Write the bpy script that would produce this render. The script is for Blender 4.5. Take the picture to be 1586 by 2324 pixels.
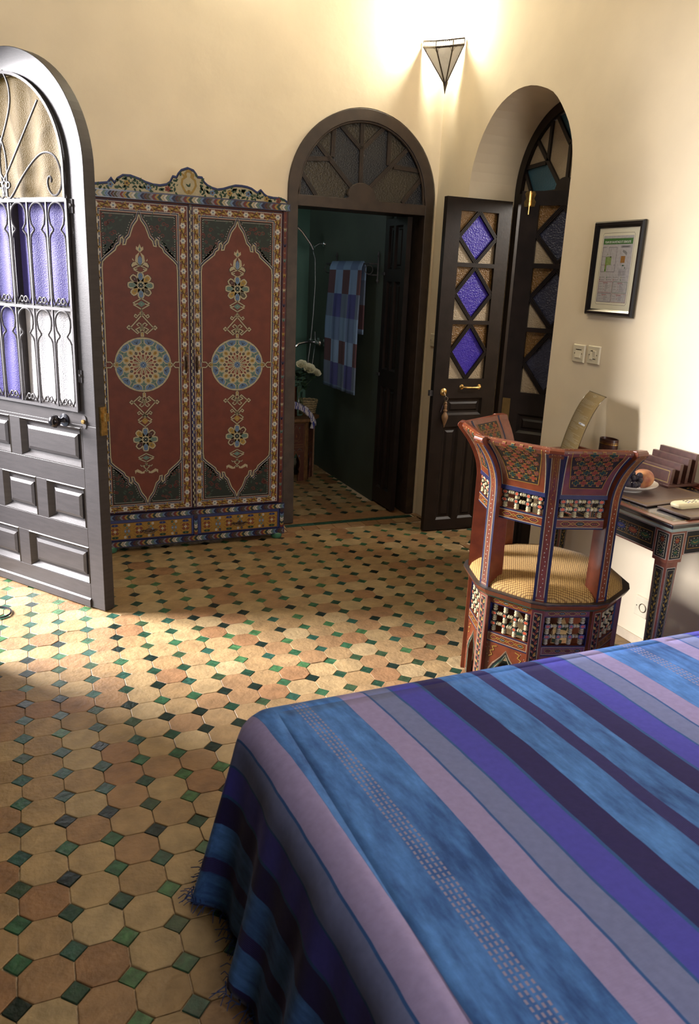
import bpy, bmesh, math, random
from math import sin, cos, pi, radians, sqrt, atan2
from mathutils import Vector, Matrix
random.seed(7)
for o in list(bpy.data.objects): bpy.data.objects.remove(o, do_unlink=True)
SC = bpy.context.scene
COL = SC.collection

# ---------------------------------------------------------------- camera
def cam_axes(pitch, roll, yaw):
    fw = Vector((sin(yaw)*cos(pitch), cos(yaw)*cos(pitch), -sin(pitch)))
    rt = Vector((cos(yaw), -sin(yaw), 0)); up = rt.cross(fw)
    return rt*cos(roll)+up*sin(roll), -rt*sin(roll)+up*cos(roll), fw
RT, UP, FW = cam_axes(.290695, .0453904, .4167655)
cam = bpy.data.cameras.new('camera'); camo = bpy.data.objects.new('camera', cam); COL.objects.link(camo)
camo.matrix_world = Matrix(((RT.x, UP.x, -FW.x, 0), (RT.y, UP.y, -FW.y, 0), (RT.z, UP.z, -FW.z, 1.6), (0, 0, 0, 1)))
cam.sensor_fit = 'VERTICAL'; cam.sensor_height = 36; cam.lens = 1770.2/2324*36
cam.clip_start = .05
cam.dof.use_dof = True; cam.dof.focus_distance = 3.9; cam.dof.aperture_fstop = 6.3
SC.camera = camo

# ---------------------------------------------------------------- light
SC.view_settings.view_transform = 'Standard'; SC.view_settings.look = 'None'
SC.view_settings.gamma = 1; SC.view_settings.use_curve_mapping = False
SC.view_settings.exposure = 0.6
w = bpy.data.worlds.new('world'); SC.world = w; w.use_nodes = True
w.node_tree.nodes['Background'].inputs[0].default_value = (.75, .85, 1, 1)
w.node_tree.nodes['Background'].inputs[1].default_value = .5
def lamp(name, kind, loc, energy, color=(1, 1, 1), target=None, size=None, sizey=None, radius=None, parent=None):
    L = bpy.data.lights.new(name, kind); L.energy = energy; L.color = color
    if kind == 'AREA':
        L.shape = 'RECTANGLE'; L.size = size; L.size_y = sizey or size
    elif radius is not None: L.shadow_soft_size = radius
    o = bpy.data.objects.new(name, L); COL.objects.link(o); o.location = loc
    if target is not None:
        o.rotation_euler = (Vector(target)-Vector(loc)).to_track_quat('-Z', 'Y').to_euler()
    if parent: o.parent = parent
    return o
lamp('courtyard_daylight', 'AREA', (-4.2, 6.5, 3.0), 2350, (1, .965, .985), (.1, 3.9, 1.0), 3.0, 2.2)
lamp('rear_fill_light', 'AREA', (.9, -2.72, 2.0), 62, (1, .965, .94), (1.1, 3.5, 1.9), 1.6, 1.9)  # added soft fill from behind the camera, no known window there
lamp('ceiling_fill_light', 'POINT', (1.0, 2.5, 3.5), 24, (1, .93, .80), radius=.18)  # added fill for the upper walls, stands for no known lantern
lamp('corridor_fill_light', 'POINT', (4.0, 3.2, 2.3), 60, (1, .93, .85), radius=.2)  # unseen lamp added to brighten the niche door glass from behind
lamp('bathroom_fill_light', 'POINT', (1.2, 6.0, 2.3), 5, (.85, .95, 1), radius=.15)  # unseen lamp added to brighten the bathroom wall and side table

# ---------------------------------------------------------------- materials
MATS = {}
def nodes(name):
    m = bpy.data.materials.new(name); m.use_nodes = True; nt = m.node_tree
    return m, nt, nt.nodes['Principled BSDF']
def rgb(c): return (c[0], c[1], c[2], 1)
def mat(name, col, rough=.5, metal=0, var=.12, scale=20, bump=0, bscale=60, coat=0, spec=.5, trans=0, col2=None, stretch=None, coords='Object', emis=None, detail=4):
    if name in MATS: return MATS[name]
    m, nt, b = nodes(name); N = nt.nodes; L = nt.links
    b.inputs['Roughness'].default_value = rough; b.inputs['Metallic'].default_value = metal
    b.inputs['Coat Weight'].default_value = coat; b.inputs['Coat Roughness'].default_value = .12
    b.inputs['Specular IOR Level'].default_value = spec; b.inputs['Transmission Weight'].default_value = trans
    if coords == 'World':
        g = N.new('ShaderNodeNewGeometry'); src = g.outputs['Position']
    else:
        g = N.new('ShaderNodeTexCoord'); src = g.outputs['Object']
    if stretch:
        mp = N.new('ShaderNodeMapping'); mp.inputs['Scale'].default_value = stretch; L.new(src, mp.inputs[0]); src = mp.outputs[0]
    n = N.new('ShaderNodeTexNoise'); n.inputs['Scale'].default_value = scale; n.inputs['Detail'].default_value = detail
    L.new(src, n.inputs['Vector'])
    r = N.new('ShaderNodeValToRGB'); c2 = col2 or tuple(x*(1-var) for x in col)
    r.color_ramp.elements[0].color = rgb(c2); r.color_ramp.elements[1].color = rgb(tuple(min(1, x*(1+var)) for x in col))
    r.color_ramp.elements[0].position = .35; r.color_ramp.elements[1].position = .65
    L.new(n.outputs['Fac'], r.inputs[0]); L.new(r.outputs[0], b.inputs['Base Color'])
    if bump:
        n2 = N.new('ShaderNodeTexNoise'); n2.inputs['Scale'].default_value = bscale; n2.inputs['Detail'].default_value = 5
        L.new(src, n2.inputs['Vector'])
        bp = N.new('ShaderNodeBump'); bp.inputs['Strength'].default_value = bump; bp.inputs['Distance'].default_value = .01
        L.new(n2.outputs['Fac'], bp.inputs['Height']); L.new(bp.outputs[0], b.inputs['Normal'])
    if emis:
        b.inputs['Emission Color'].default_value = rgb(emis[0]); b.inputs['Emission Strength'].default_value = emis[1]
    MATS[name] = m; return m
def paint_mat():
    m, nt, b = nodes('painted_enamel'); a = nt.nodes.new('ShaderNodeAttribute'); a.attribute_name = 'Col'
    b.inputs['Roughness'].default_value = .5; b.inputs['Specular IOR Level'].default_value = .3
    n = nt.nodes.new('ShaderNodeTexNoise'); n.inputs['Scale'].default_value = 90
    tc = nt.nodes.new('ShaderNodeTexCoord'); nt.links.new(tc.outputs['Object'], n.inputs['Vector'])
    mr = nt.nodes.new('ShaderNodeMapRange'); mr.inputs['To Min'].default_value = .40; mr.inputs['To Max'].default_value = .64
    nt.links.new(n.outputs['Fac'], mr.inputs['Value'])
    mx = nt.nodes.new('ShaderNodeVectorMath'); mx.operation = 'SCALE'
    nt.links.new(a.outputs['Color'], mx.inputs[0]); nt.links.new(mr.outputs[0], mx.inputs['Scale'])
    nt.links.new(mx.outputs[0], b.inputs['Base Color']); return m
PAINT = paint_mat()
def glass(name, col, rough=.35, bump=.5, scale=90, trans=.5, kind='voronoi'):
    m, nt, b = nodes(name); N = nt.nodes; L = nt.links
    b.inputs['Roughness'].default_value = rough; b.inputs['Transmission Weight'].default_value = trans
    b.inputs['Base Color'].default_value = rgb(col); b.inputs['Specular IOR Level'].default_value = .5 if trans > 0 else .22
    tc = N.new('ShaderNodeTexCoord'); v = N.new('ShaderNodeTexVoronoi'); v.inputs['Scale'].default_value = scale
    L.new(tc.outputs['Object'], v.inputs['Vector'])
    bp = N.new('ShaderNodeBump'); bp.inputs['Strength'].default_value = bump; bp.inputs['Distance'].default_value = .004
    L.new(v.outputs['Distance'], bp.inputs['Height']); L.new(bp.outputs[0], b.inputs['Normal'])
    MATS[name] = m; return m

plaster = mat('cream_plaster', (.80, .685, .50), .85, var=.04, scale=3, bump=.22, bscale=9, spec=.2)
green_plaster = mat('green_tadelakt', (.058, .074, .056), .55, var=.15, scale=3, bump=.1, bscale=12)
ceil_mat = mat('ceiling_plaster', (.78, .68, .52), .9, var=.04, scale=3)
grout = mat('grout', (.46, .36, .25), .95, var=.25, scale=60, bump=.4, bscale=150, col2=(.34, .25, .16))
darkwood = mat('dark_brown_wood', (.030, .021, .017), .38, var=.3, scale=12, stretch=(6, 6, 1), bump=.06, bscale=60, coat=.15)
doorwood = mat('charcoal_painted_wood', (.035, .030, .030), .46, var=.12, scale=10, stretch=(1, 1, 8), bump=.08, bscale=90, coat=.05, spec=.4)
framewood = mat('brown_frame_wood', (.038, .024, .016), .55, var=.25, scale=14, bump=.08, bscale=40)
blackwood = mat('black_brown_wood', (.013, .008, .007), .42, var=.3, scale=12, bump=.05, bscale=60, spec=.35)
iron = mat('wrought_iron', (.040, .036, .038), .6, metal=0, var=.2, scale=80)
brass = mat('aged_brass', (.55, .36, .13), .3, metal=1, var=.3, scale=60)
bronze = mat('dark_bronze', (.11, .07, .045), .4, metal=.8, var=.4, scale=60)
chrome = mat('chrome', (.8, .8, .82), .12, metal=1, var=.02)
redpaint = mat('oxblood_painted_wood', (.112, .024, .010), .5, var=.14, scale=16, bump=.05, bscale=80, spec=.3)
chairred = mat('lacquered_red_wood', (.125, .028, .010), .33, var=.18, scale=22, bump=.04, bscale=80, coat=.3, spec=.35)
navy = mat('navy_painted_wood', (.012, .013, .052), .38, var=.2, scale=30, coat=.3)
bluepaint = mat('blue_painted_wood', (.020, .032, .125), .45, var=.15, scale=30)
bone = mat('bone_white_turned_wood', (.42, .36, .21), .4, var=.18, scale=60)
white_plastic = mat('cream_plastic', (.72, .65, .48), .35, var=.03)
leather = mat('brown_leather', (.085, .050, .040), .42, var=.12, scale=60, bump=.1, bscale=400)
mahog = mat('mahogany_leather', (.060, .022, .016), .35, var=.2, scale=40)
blackpaint = mat('black_lacquer', (.010, .010, .014), .2, var=.2, coat=.6)
redtrim = mat('red_brown_lacquer', (.16, .038, .020), .3, var=.15, scale=30, coat=.4)
mint = mat('mint_lacquer', (.28, .34, .28), .3, var=.1, coat=.4)

# ---------------------------------------------------------------- objects
def tag(o, label=None, cat=None, group=None, kind=None):
    if label: o['label'] = label
    if cat: o['category'] = cat
    if group: o['group'] = group
    if kind: o['kind'] = kind
    return o
def empty(name, loc=(0, 0, 0), parent=None):
    o = bpy.data.objects.new(name, None); COL.objects.link(o); o.location = loc; o.empty_display_size = .05
    if parent: o.parent = parent
    return o
def thing(name, label, cat, loc=(0, 0, 0), group=None): return tag(empty(name, loc), label, cat, group)
def world_loc(p):
    v = Vector((0, 0, 0))
    while p: v += p.location; p = p.parent
    return v
class MB:
    """collects shapes given in world coordinates; build() links them as one mesh object"""
    def __init__(s): s.v = []; s.f = []; s.mi = []; s.c = []; s.T = None; s.m = 0; s.col = (1, 1, 1)
    def add(s, vs, fs, m=None, col=None):
        n = len(s.v)
        for p in vs: s.v.append(tuple(s.T(*p)) if s.T else tuple(p))
        for f in fs: s.f.append([i+n for i in f]); s.mi.append(s.m if m is None else m); s.c.append(col or s.col)
        return s
    def box(s, a, b, **k):
        x0, y0, z0 = a; x1, y1, z1 = b
        return s.add([(x0, y0, z0), (x1, y0, z0), (x1, y1, z0), (x0, y1, z0), (x0, y0, z1), (x1, y0, z1), (x1, y1, z1), (x0, y1, z1)],
                     [(0, 3, 2, 1), (4, 5, 6, 7), (0, 1, 5, 4), (1, 2, 6, 5), (2, 3, 7, 6), (3, 0, 4, 7)], **k)
    def hexa(s, bot, top, **k):
        n = len(bot)
        return s.add(list(bot)+list(top), [list(range(n))[::-1], [i+n for i in range(n)]]+[(i, (i+1) % n, (i+1) % n+n, i+n) for i in range(n)], **k)
    def cham(s, a, b, axis, c, **k):
        """box whose face on +axis/-axis side (sign) is chamfered by c: raised panel"""
        (x0, y0, z0), (x1, y1, z1) = a, b
        if axis == 'y-':
            return s.hexa([(x0, y1, z0), (x1, y1, z0), (x1, y1, z1), (x0, y1, z1)], [(x0+c, y0, z0+c), (x1-c, y0, z0+c), (x1-c, y0, z1-c), (x0+c, y0, z1-c)], **k)
        return s
    def prism(s, pts, f, d0, d1, **k):
        """pts 2-D outline, f(u,v,d) -> point; extruded from depth d0 to d1"""
        return s.hexa([f(u, v, d0) for u, v in pts], [f(u, v, d1) for u, v in pts], **k)
    def ring(s, outer, inner, f, d0, d1, closed=True, **k):
        n = len(outer); vs = [f(u, v, d0) for u, v in outer]+[f(u, v, d0) for u, v in inner]+[f(u, v, d1) for u, v in outer]+[f(u, v, d1) for u, v in inner]
        fs = []
        for i in range(n if closed else n-1):
            j = (i+1) % n
            fs += [(i, j, n+j, n+i), (2*n+i, 3*n+i, 3*n+j, 2*n+j), (i, 2*n+i, 2*n+j, j), (n+i, n+j, 3*n+j, 3*n+i)]
        if not closed: fs += [(0, n, 3*n, 2*n), (n-1, 2*n-1, 4*n-1, 3*n-1)]
        return s.add(vs, fs, **k)
    def tube(s, path, r, n=8, closed=False, **k):
        P = [Vector(p) for p in path]; m = len(P); vs = []; fs = []
        up = None
        for i in range(m):
            a = P[(i-1) % m] if (closed or i > 0) else P[i]; b = P[(i+1) % m] if (closed or i < m-1) else P[i]
            t = (b-a).normalized() if (b-a).length > 1e-9 else Vector((0, 0, 1))
            if up is None:
                up = Vector((0, 0, 1)) if abs(t.z) < .9 else Vector((1, 0, 0))
            e1 = (up-t*up.dot(t)).normalized(); e2 = t.cross(e1); up = e1
            rr = r[i] if isinstance(r, (list, tuple)) else r
            for q in range(n):
                an = 2*pi*q/n; vs.append(P[i]+e1*cos(an)*rr+e2*sin(an)*rr)
        for i in range(m if closed else m-1):
            j = (i+1) % m
            for q in range(n):
                q2 = (q+1) % n; fs.append((i*n+q, i*n+q2, j*n+q2, j*n+q))
        if not closed: fs += [tuple(range(n))[::-1], tuple((m-1)*n+q for q in range(n))]
        return s.add(vs, fs, **k)
    def lathe(s, base, axis, prof, n=16, **k):
        """prof: list of (radius, height along axis)"""
        B = Vector(base); A = Vector(axis).normalized(); e1 = A.orthogonal().normalized(); e2 = A.cross(e1)
        vs = []; fs = []
        for r, h in prof:
            for q in range(n):
                an = 2*pi*q/n; vs.append(B+A*h+e1*cos(an)*r+e2*sin(an)*r)
        m = len(prof)
        for i in range(m-1):
            for q in range(n):
                q2 = (q+1) % n; fs.append((i*n+q, i*n+q2, (i+1)*n+q2, (i+1)*n+q))
        fs += [tuple(range(n))[::-1], tuple((m-1)*n+q for q in range(n))]
        return s.add(vs, fs, **k)
    def ball(s, c, r, n=12, sc=(1, 1, 1), **k):
        vs = []; fs = []; m = max(6, n//2+1)
        for i in range(m+1):
            th = pi*i/m
            for q in range(n):
                an = 2*pi*q/n; vs.append((c[0]+r*sc[0]*sin(th)*cos(an), c[1]+r*sc[1]*sin(th)*sin(an), c[2]+r*sc[2]*cos(th)))
        for i in range(m):
            for q in range(n):
                q2 = (q+1) % n; fs.append((i*n+q, (i+1)*n+q, (i+1)*n+q2, i*n+q2))
        return s.add(vs, fs, **k)
    def grid(s, nu, nv, f, **k):
        vs = [f(i/nu, j/nv) for j in range(nv+1) for i in range(nu+1)]
        return s.add(vs, [(j*(nu+1)+i, j*(nu+1)+i+1, (j+1)*(nu+1)+i+1, (j+1)*(nu+1)+i) for j in range(nv) for i in range(nu)], **k)
    def build(s, name, mats, parent=None, smooth=False, bevel=0, colors=False, weld=False, solid=0, sub=0, angle=35, origin=None):
        if not isinstance(mats, (list, tuple)): mats = [mats]
        o0 = world_loc(parent) if parent else (Vector(origin) if origin is not None else s.center())
        me = bpy.data.meshes.new(name); me.from_pydata([tuple(Vector(p)-o0) for p in s.v], [], s.f)
        for m in mats: me.materials.append(m)
        for p, mi in zip(me.polygons, s.mi): p.material_index = min(mi, len(mats)-1)
        if colors:
            ca = me.color_attributes.new('Col', 'FLOAT_COLOR', 'CORNER'); k = 0; d = []
            for p, c in zip(me.polygons, s.c): d += [c[0], c[1], c[2], 1.0]*p.loop_total
            ca.data.foreach_set('color', d)
        if weld or s.fixn:
            bm = bmesh.new(); bm.from_mesh(me)
            if weld: bmesh.ops.remove_doubles(bm, verts=bm.verts, dist=1e-5)
            if not colors: bmesh.ops.recalc_face_normals(bm, faces=bm.faces)
            bm.to_mesh(me); bm.free()
        if smooth:
            me.polygons.foreach_set('use_smooth', [True]*len(me.polygons))
            if angle < 180: me.set_sharp_from_angle(angle=radians(angle))
        me.update()
        o = bpy.data.objects.new(name, me); COL.objects.link(o)
        if parent: o.parent = parent
        else: o.location = o0
        if solid: md = o.modifiers.new('solid', 'SOLIDIFY'); md.thickness = solid; md.offset = -1
        if sub: md = o.modifiers.new('sub', 'SUBSURF'); md.levels = sub; md.render_levels = sub
        if bevel:
            md = o.modifiers.new('bevel', 'BEVEL'); md.width = bevel; md.segments = 2; md.limit_method = 'ANGLE'; md.angle_limit = radians(40)
        return o
    fixn = True
    def center(s):
        if not s.v: return Vector((0, 0, 0))
        xs = [p[0] for p in s.v]; ys = [p[1] for p in s.v]; zs = [p[2] for p in s.v]
        return Vector(((min(xs)+max(xs))/2, (min(ys)+max(ys))/2, min(zs)))

# painted ornament: thin enamel shapes lying proud of a surface, colours per face
IVORY = (.66, .56, .34); WHITE = (.80, .74, .62); NAVY = (.016, .018, .070); RED = (.25, .038, .017); YEL = (.50, .31, .055)
TEAL = (.17, .28, .23); SKY = (.16, .27, .45); GREEN = (.022, .075, .032); BLACK = (.010, .009, .012); BROWN = (.10, .025, .014); GOLD = (.50, .27, .045); BLUE = (.035, .055, .20); LILAC = (.30, .27, .40)
class Paint:
    def __init__(s, f, step=.00018): s.f = f; s.mb = MB(); s.mb.fixn = False; s.step = step; s.ox = 0; s.oy = 0; s.sx = 1; s.sy = 1; s.rot = 0
    def P(s, u, v):
        if s.rot: u, v = u*cos(s.rot)-v*sin(s.rot), u*sin(s.rot)+v*cos(s.rot)
        return s.ox+u*s.sx, s.oy+v*s.sy
    def at(s, x, y, sx=1, sy=1, rot=0): s.ox = x; s.oy = y; s.sx = sx; s.sy = sy; s.rot = rot; return s
    def poly(s, pts, c, l=1):
        q = [s.P(*p) for p in pts]
        s.mb.add([s.f(u, v, l*s.step) for u, v in q], [tuple(range(len(q)))], col=c)
    def rect(s, x0, y0, x1, y1, c, l=1): s.poly([(x0, y0), (x1, y0), (x1, y1), (x0, y1)], c, l)
    def disc(s, x, y, r, c, l=1, n=8, ry=None): s.poly([(x+r*cos(2*pi*i/n+.3), y+(ry or r)*sin(2*pi*i/n+.3)) for i in range(n)], c, l)
    def line(s, pts, w, c, l=1, closed=False):
        n = len(pts); L = []; R = []
        for i in range(n):
            a = pts[(i-1) % n] if (closed or i) else pts[i]; b = pts[(i+1) % n] if (closed or i < n-1) else pts[i]
            p = pts[i]
            d1 = (p[0]-a[0], p[1]-a[1]); d2 = (b[0]-p[0], b[1]-p[1])
            def nn(d):
                h = sqrt(d[0]**2+d[1]**2); return (d[0]/h, d[1]/h) if h > 1e-12 else None
            n1 = nn(d1) or nn(d2) or (1, 0); n2 = nn(d2) or n1
            tx, ty = n1[0]+n2[0], n1[1]+n2[1]; h = sqrt(tx*tx+ty*ty)
            if h < .2: tx, ty, h = n1[0], n1[1], 1
            tx /= h; ty /= h; k = min(1.8, 1/max(.3, tx*n1[0]+ty*n1[1]))
            L.append((p[0]-ty*w/2*k, p[1]+tx*w/2*k)); R.append((p[0]+ty*w/2*k, p[1]-tx*w/2*k))
        q = [s.f(*s.P(*p), l*s.step) for p in L+R]
        s.mb.add(q, [(i, (i+1) % n, n+(i+1) % n, n+i) for i in range(n if closed else n-1)], col=c)
    def leaf(s, x, y, ln, w, ang, c, l=1, bend=.25):
        pts = []
        for i in range(6):
            t = i/5; pts.append((t*ln, w/2*sin(pi*t**.7)+bend*ln*t*t))
        for i in range(4, 0, -1):
            t = i/5; pts.append((t*ln, -w/2*sin(pi*t**.7)+bend*ln*t*t))
        ca, sa = cos(ang), sin(ang)
        s.poly([(x+a*ca-b*sa, y+a*sa+b*ca) for a, b in pts], c, l)
    def flower(s, x, y, r, c=WHITE, cc=NAVY, l=2, n=6):
        for i in range(n):
            a = 2*pi*i/n; s.disc(x+r*.62*cos(a), y+r*.62*sin(a), r*.36, c, l, 6)
        s.disc(x, y, r*.42, c, l+1, 6); s.disc(x, y, r*.28, SKY, l+2, 6); s.disc(x, y, r*.12, cc, l+3, 5)
    def dots(s, pts, r, c=WHITE, l=3):
        for p in pts: s.disc(p[0], p[1], r, c, l, 5)
    def build(s, name='painted_ornament', parent=None):
        return s.mb.build(name, PAINT, parent, colors=True)
# ================================================================ room shell
XR, YB, XL, YF, ZC = 2.63, 4.77, -.26, -2.6, 4.1
def arch_pts(c, r, spring, n=28, a0=0, a1=pi): return [(c+r*cos(a0+(a1-a0)*i/n), spring+r*sin(a0+(a1-a0)*i/n)) for i in range(n+1)]
def wobble(pts, s=.003):
    return [(u+s*sin(7*v+31*u)*random.uniform(.3, 1), v+s*cos(9*u+17*v)*random.uniform(.3, 1)) for u, v in pts]
fy = lambda u, v, d: (u, d, v)      # wall facing -Y/+Y
fx = lambda u, v, d: (d, u, v)      # wall facing X
# back wall: doorway with arched head (1.60..2.60), floor to 2.585
DCX, DR, DSP = 2.115, .500, 2.090
m = MB(); prof = [(XL-.2, -.05), (XL-.2, ZC), (XR+.4, ZC), (XR+.4, -.05), (DCX+DR-.004, -.05)]+wobble(arch_pts(DCX, DR, DSP))+[(DCX-DR+.004, -.05)]
m.prism(prof, fy, YB, YB+.30)
tag(m.build('wall_back', plaster, origin=(0, YB, 0)), 'cream plastered back wall with an arched bathroom doorway', kind='structure')
# right wall: deep arched niche
NCY, NR, NSP = 3.898, .480, 2.138
m = MB(); prof = [(YF-.2, -.05), (YF-.2, ZC), (YB+.001, ZC), (YB+.001, -.05), (NCY+NR, -.05)]+wobble(arch_pts(NCY, NR, NSP), .004)+[(NCY-NR, -.05)]
m.prism(prof, fx, XR, XR+.345)
tag(m.build('wall_right', plaster, origin=(XR, 0, 0)), 'cream plastered right wall with a deep arched door recess', kind='structure')
m = MB(); DY0, DY1 = 3.36, 4.43
m.prism([(YF-.2, -.05), (YF-.2, ZC), (YB, ZC), (YB, -.05), (DY1, -.05), (DY1, 2.02)]+arch_pts((DY0+DY1)/2, (DY1-DY0)/2, 2.02)[1:-1]+[(DY0, 2.02), (DY0, -.05)], fx, XL-.16, XL)
tag(m.build('wall_left', plaster, origin=(XL, 0, 0)), 'cream plastered left wall with the arched entrance', kind='structure')
for nm, a, b in (('wall_front', (XL, YF-.2, 0), (.1, YF, ZC)), ('wall_front', (1.7, YF-.2, 0), (XR, YF, ZC)), ('wall_front', (.1, YF-.2, 0), (1.7, YF, 1.0)), ('wall_front', (.1, YF-.2, 3.0), (1.7, YF, ZC))):
    m.box(a, b)
tag(m.build('wall_front', plaster, origin=(0, YF, 0)), 'cream plastered wall with an opening added for fill light behind the viewer', kind='structure')  # opening made up to let the rear fill into the room
m = MB(); m.box((XL-.2, YF-.2, ZC), (XR+.4, YB+.3, ZC+.1)); tag(m.build('ceiling', ceil_mat), 'plain plaster ceiling', kind='structure')
# bathroom shell
XG = 2.45; YG = 6.42
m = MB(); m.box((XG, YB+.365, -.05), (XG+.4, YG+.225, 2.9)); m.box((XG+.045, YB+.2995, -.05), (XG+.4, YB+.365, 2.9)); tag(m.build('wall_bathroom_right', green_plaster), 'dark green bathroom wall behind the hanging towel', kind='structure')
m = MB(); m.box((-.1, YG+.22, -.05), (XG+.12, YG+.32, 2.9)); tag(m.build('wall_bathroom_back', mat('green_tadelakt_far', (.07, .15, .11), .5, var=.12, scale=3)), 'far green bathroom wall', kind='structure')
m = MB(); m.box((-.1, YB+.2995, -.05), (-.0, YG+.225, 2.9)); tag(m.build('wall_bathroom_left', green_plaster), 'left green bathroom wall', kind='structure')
m = MB(); m.box((-.1, YB+.2995, 2.9), (XG+.12, YG+.32, 3.0)); tag(m.build('ceiling_bathroom', green_plaster), 'bathroom ceiling', kind='structure')
# corridor behind the niche door
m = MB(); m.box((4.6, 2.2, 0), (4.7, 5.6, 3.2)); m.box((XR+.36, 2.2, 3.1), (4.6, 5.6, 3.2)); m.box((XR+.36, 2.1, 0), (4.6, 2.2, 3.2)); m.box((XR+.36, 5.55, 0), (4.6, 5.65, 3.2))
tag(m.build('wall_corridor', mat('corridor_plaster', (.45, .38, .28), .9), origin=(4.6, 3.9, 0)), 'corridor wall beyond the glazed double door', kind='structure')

# ---------------------------------------------------------------- floor
cX = (-.09041, .12634, .00379, -.02079, .01045, -.00887); cY = (1.51417, -.00263, .12575, -.01534, -.01666, .00089)
def lat(i, j):
    b = (1, i, j, i*j/100, j*j/100, i*i/100)
    return sum(a*c for a, c in zip(cX, b)), sum(a*c for a, c in zip(cY, b))
m = MB(); m.box((XL-.2, YF-.2, -.06), (4.65, YG+.35, -.0075))
floor = tag(m.build('floor', grout, origin=(0, 0, 0)), 'floor of terracotta octagons with green glazed square insets', kind='structure')
TERRA = []
for n_, c in enumerate([tuple(q*k for q, k in zip(c, (.56, .56, .54))) for c in [(.52, .335, .165), (.47, .27, .13), (.58, .40, .20), (.43, .225, .105), (.54, .36, .175), (.49, .31, .145), (.61, .44, .235)]]):
    TERRA.append(mat('terracotta_glaze_%s' % 'abcdefg'[n_], c, .50, var=.10, scale=16, bump=.35, bscale=55, coords='World', col2=tuple(x*.78 for x in c), detail=8, spec=.45))
GREENS = []
for n_, (c, r) in enumerate([((.014, .045, .026), .32), ((.026, .085, .040), .34), ((.008, .018, .014), .3), ((.020, .065, .045), .32), ((.040, .11, .042), .36), ((.026, .052, .024), .38)]):
    GREENS.append(mat('green_tile_glaze_%s' % 'abcdef'[n_], c, r, var=.35, scale=40, bump=.25, bscale=60, coords='World', coat=.05, spec=.35))
p_ = .1257; h_ = .0345; g_ = .0017
def oct_shape(rs):
    a = p_/2-g_; b = p_/2-h_-g_*.6
    return [(x*(1+rs.uniform(-.012, .012)), y*(1+rs.uniform(-.012, .012))) for x, y in [(a, -b), (a, b), (b, a), (-b, a), (-a, b), (-a, -b), (-b, -a), (b, -a)]]
def dia_shape(rs):
    h = h_-g_*1.1
    return [(x*h*(1+rs.uniform(-.05, .04)), y*h*(1+rs.uniform(-.05, .04))) for x, y in [(1, 0), (0, 1), (-1, 0), (0, -1)]]
def tile_geo(mb, pts, cx, cy, z, ang, tilt, m_):
    ca, sa = cos(ang), sin(ang); n = len(pts)
    P = [(cx+x*ca-y*sa, cy+x*sa+y*ca) for x, y in pts]; Q = [(cx+(x*ca-y*sa)*.972, cy+(x*sa+y*ca)*.972) for x, y in pts]
    zz = lambda x, y: z+(x-cx)*tilt[0]+(y-cy)*tilt[1]
    vs = [(x, y, -.009) for x, y in P]+[(x, y, zz(x, y)-.0012) for x, y in P]+[(x, y, zz(x, y)) for x, y in Q]
    fs = [(i, (i+1) % n, n+(i+1) % n, n+i) for i in range(n)]+[(n+i, n+(i+1) % n, 2*n+(i+1) % n, 2*n+i) for i in range(n)]+[tuple(range(2*n, 3*n))]
    mb.add(vs, fs, m=m_)
rs = random.Random(5)
def project(p):
    v = Vector(p)-Vector((0, 0, 1.6)); d = v.dot(FW)
    return (793+1770.2*v.dot(RT)/d, 1162-1770.2*v.dot(UP)/d, d) if d > .1 else (-9e9, 0, d)
EDGE_Y = 4.555
def wanted(x, y): return (XL+.03 < x < XR-.04 and .3 < y < EDGE_Y) or (1.60 < x < XG-.02 and 4.86 < y < YG+.15) or (XR-.01 < x < XR+.33 and NCY-NR+.04 < y < NCY+NR-.04)
def picks(off):
    L = []
    for i in range(-6, 30):
        for j in range(-12, 42):
            x, y = lat(i+off, j+off)
            if not wanted(x, y): continue
            px, py, d = project((x, y, 0))
            seen = -30 < px < 1620 and 0 < py < 2370 and not (x > .50 and y < 1.62) and not (y > 3.7 and px < 215) and not (x > .4 and x < 1.5 and y > 4.5)
            L.append((0 if seen else 1, d, i, j, x, y))
    L.sort(); return L
AN = -.017
tmesh = {}
def tile_obj(name, kindset, shp, mats, off, k):
    key = (name, kindset, k)
    if key not in tmesh:
        mb = MB(); r2 = random.Random(k*13+kindset); tile_geo(mb, shp(r2), 0, 0, 0, 0, (0, 0), 0)
        me = bpy.data.meshes.new(name); me.from_pydata(mb.v, [], mb.f); me.materials.append(mats[kindset]); tmesh[key] = me
    return bpy.data.objects.new(name, tmesh[key])
for name, off, shp, mats, sname in (('octagonal_tile', .5, oct_shape, TERRA, 'distant_octagonal_tiles'), ('green_inset_tile', 0, dia_shape, GREENS, 'distant_green_inset_tiles')):
    P = picks(off); mb = MB()
    for n_, (sn, d, i, j, x, y) in enumerate(P):
        ks = rs.randrange(len(mats)); z = -.001+rs.uniform(-.0012, .0012); tl = (rs.uniform(-.012, .012), rs.uniform(-.012, .012))
        if name[0] == 'g': tl = (rs.uniform(-.02, .02), rs.uniform(-.02, .02)); z -= .0006
        if n_ < 300 and not sn:
            o = tile_obj(name, ks, shp, mats, off, rs.randrange(3)); COL.objects.link(o); o.parent = floor
            o.location = (x, y, z); o.rotation_euler = (tl[1], -tl[0], AN+(rs.randrange(4)*pi/2)+rs.uniform(-.01, .01))
        else: tile_geo(mb, shp(rs), x, y, z, AN, tl, ks)
    o = mb.build(sname, mats, floor); o['kind'] = 'stuff'
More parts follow.
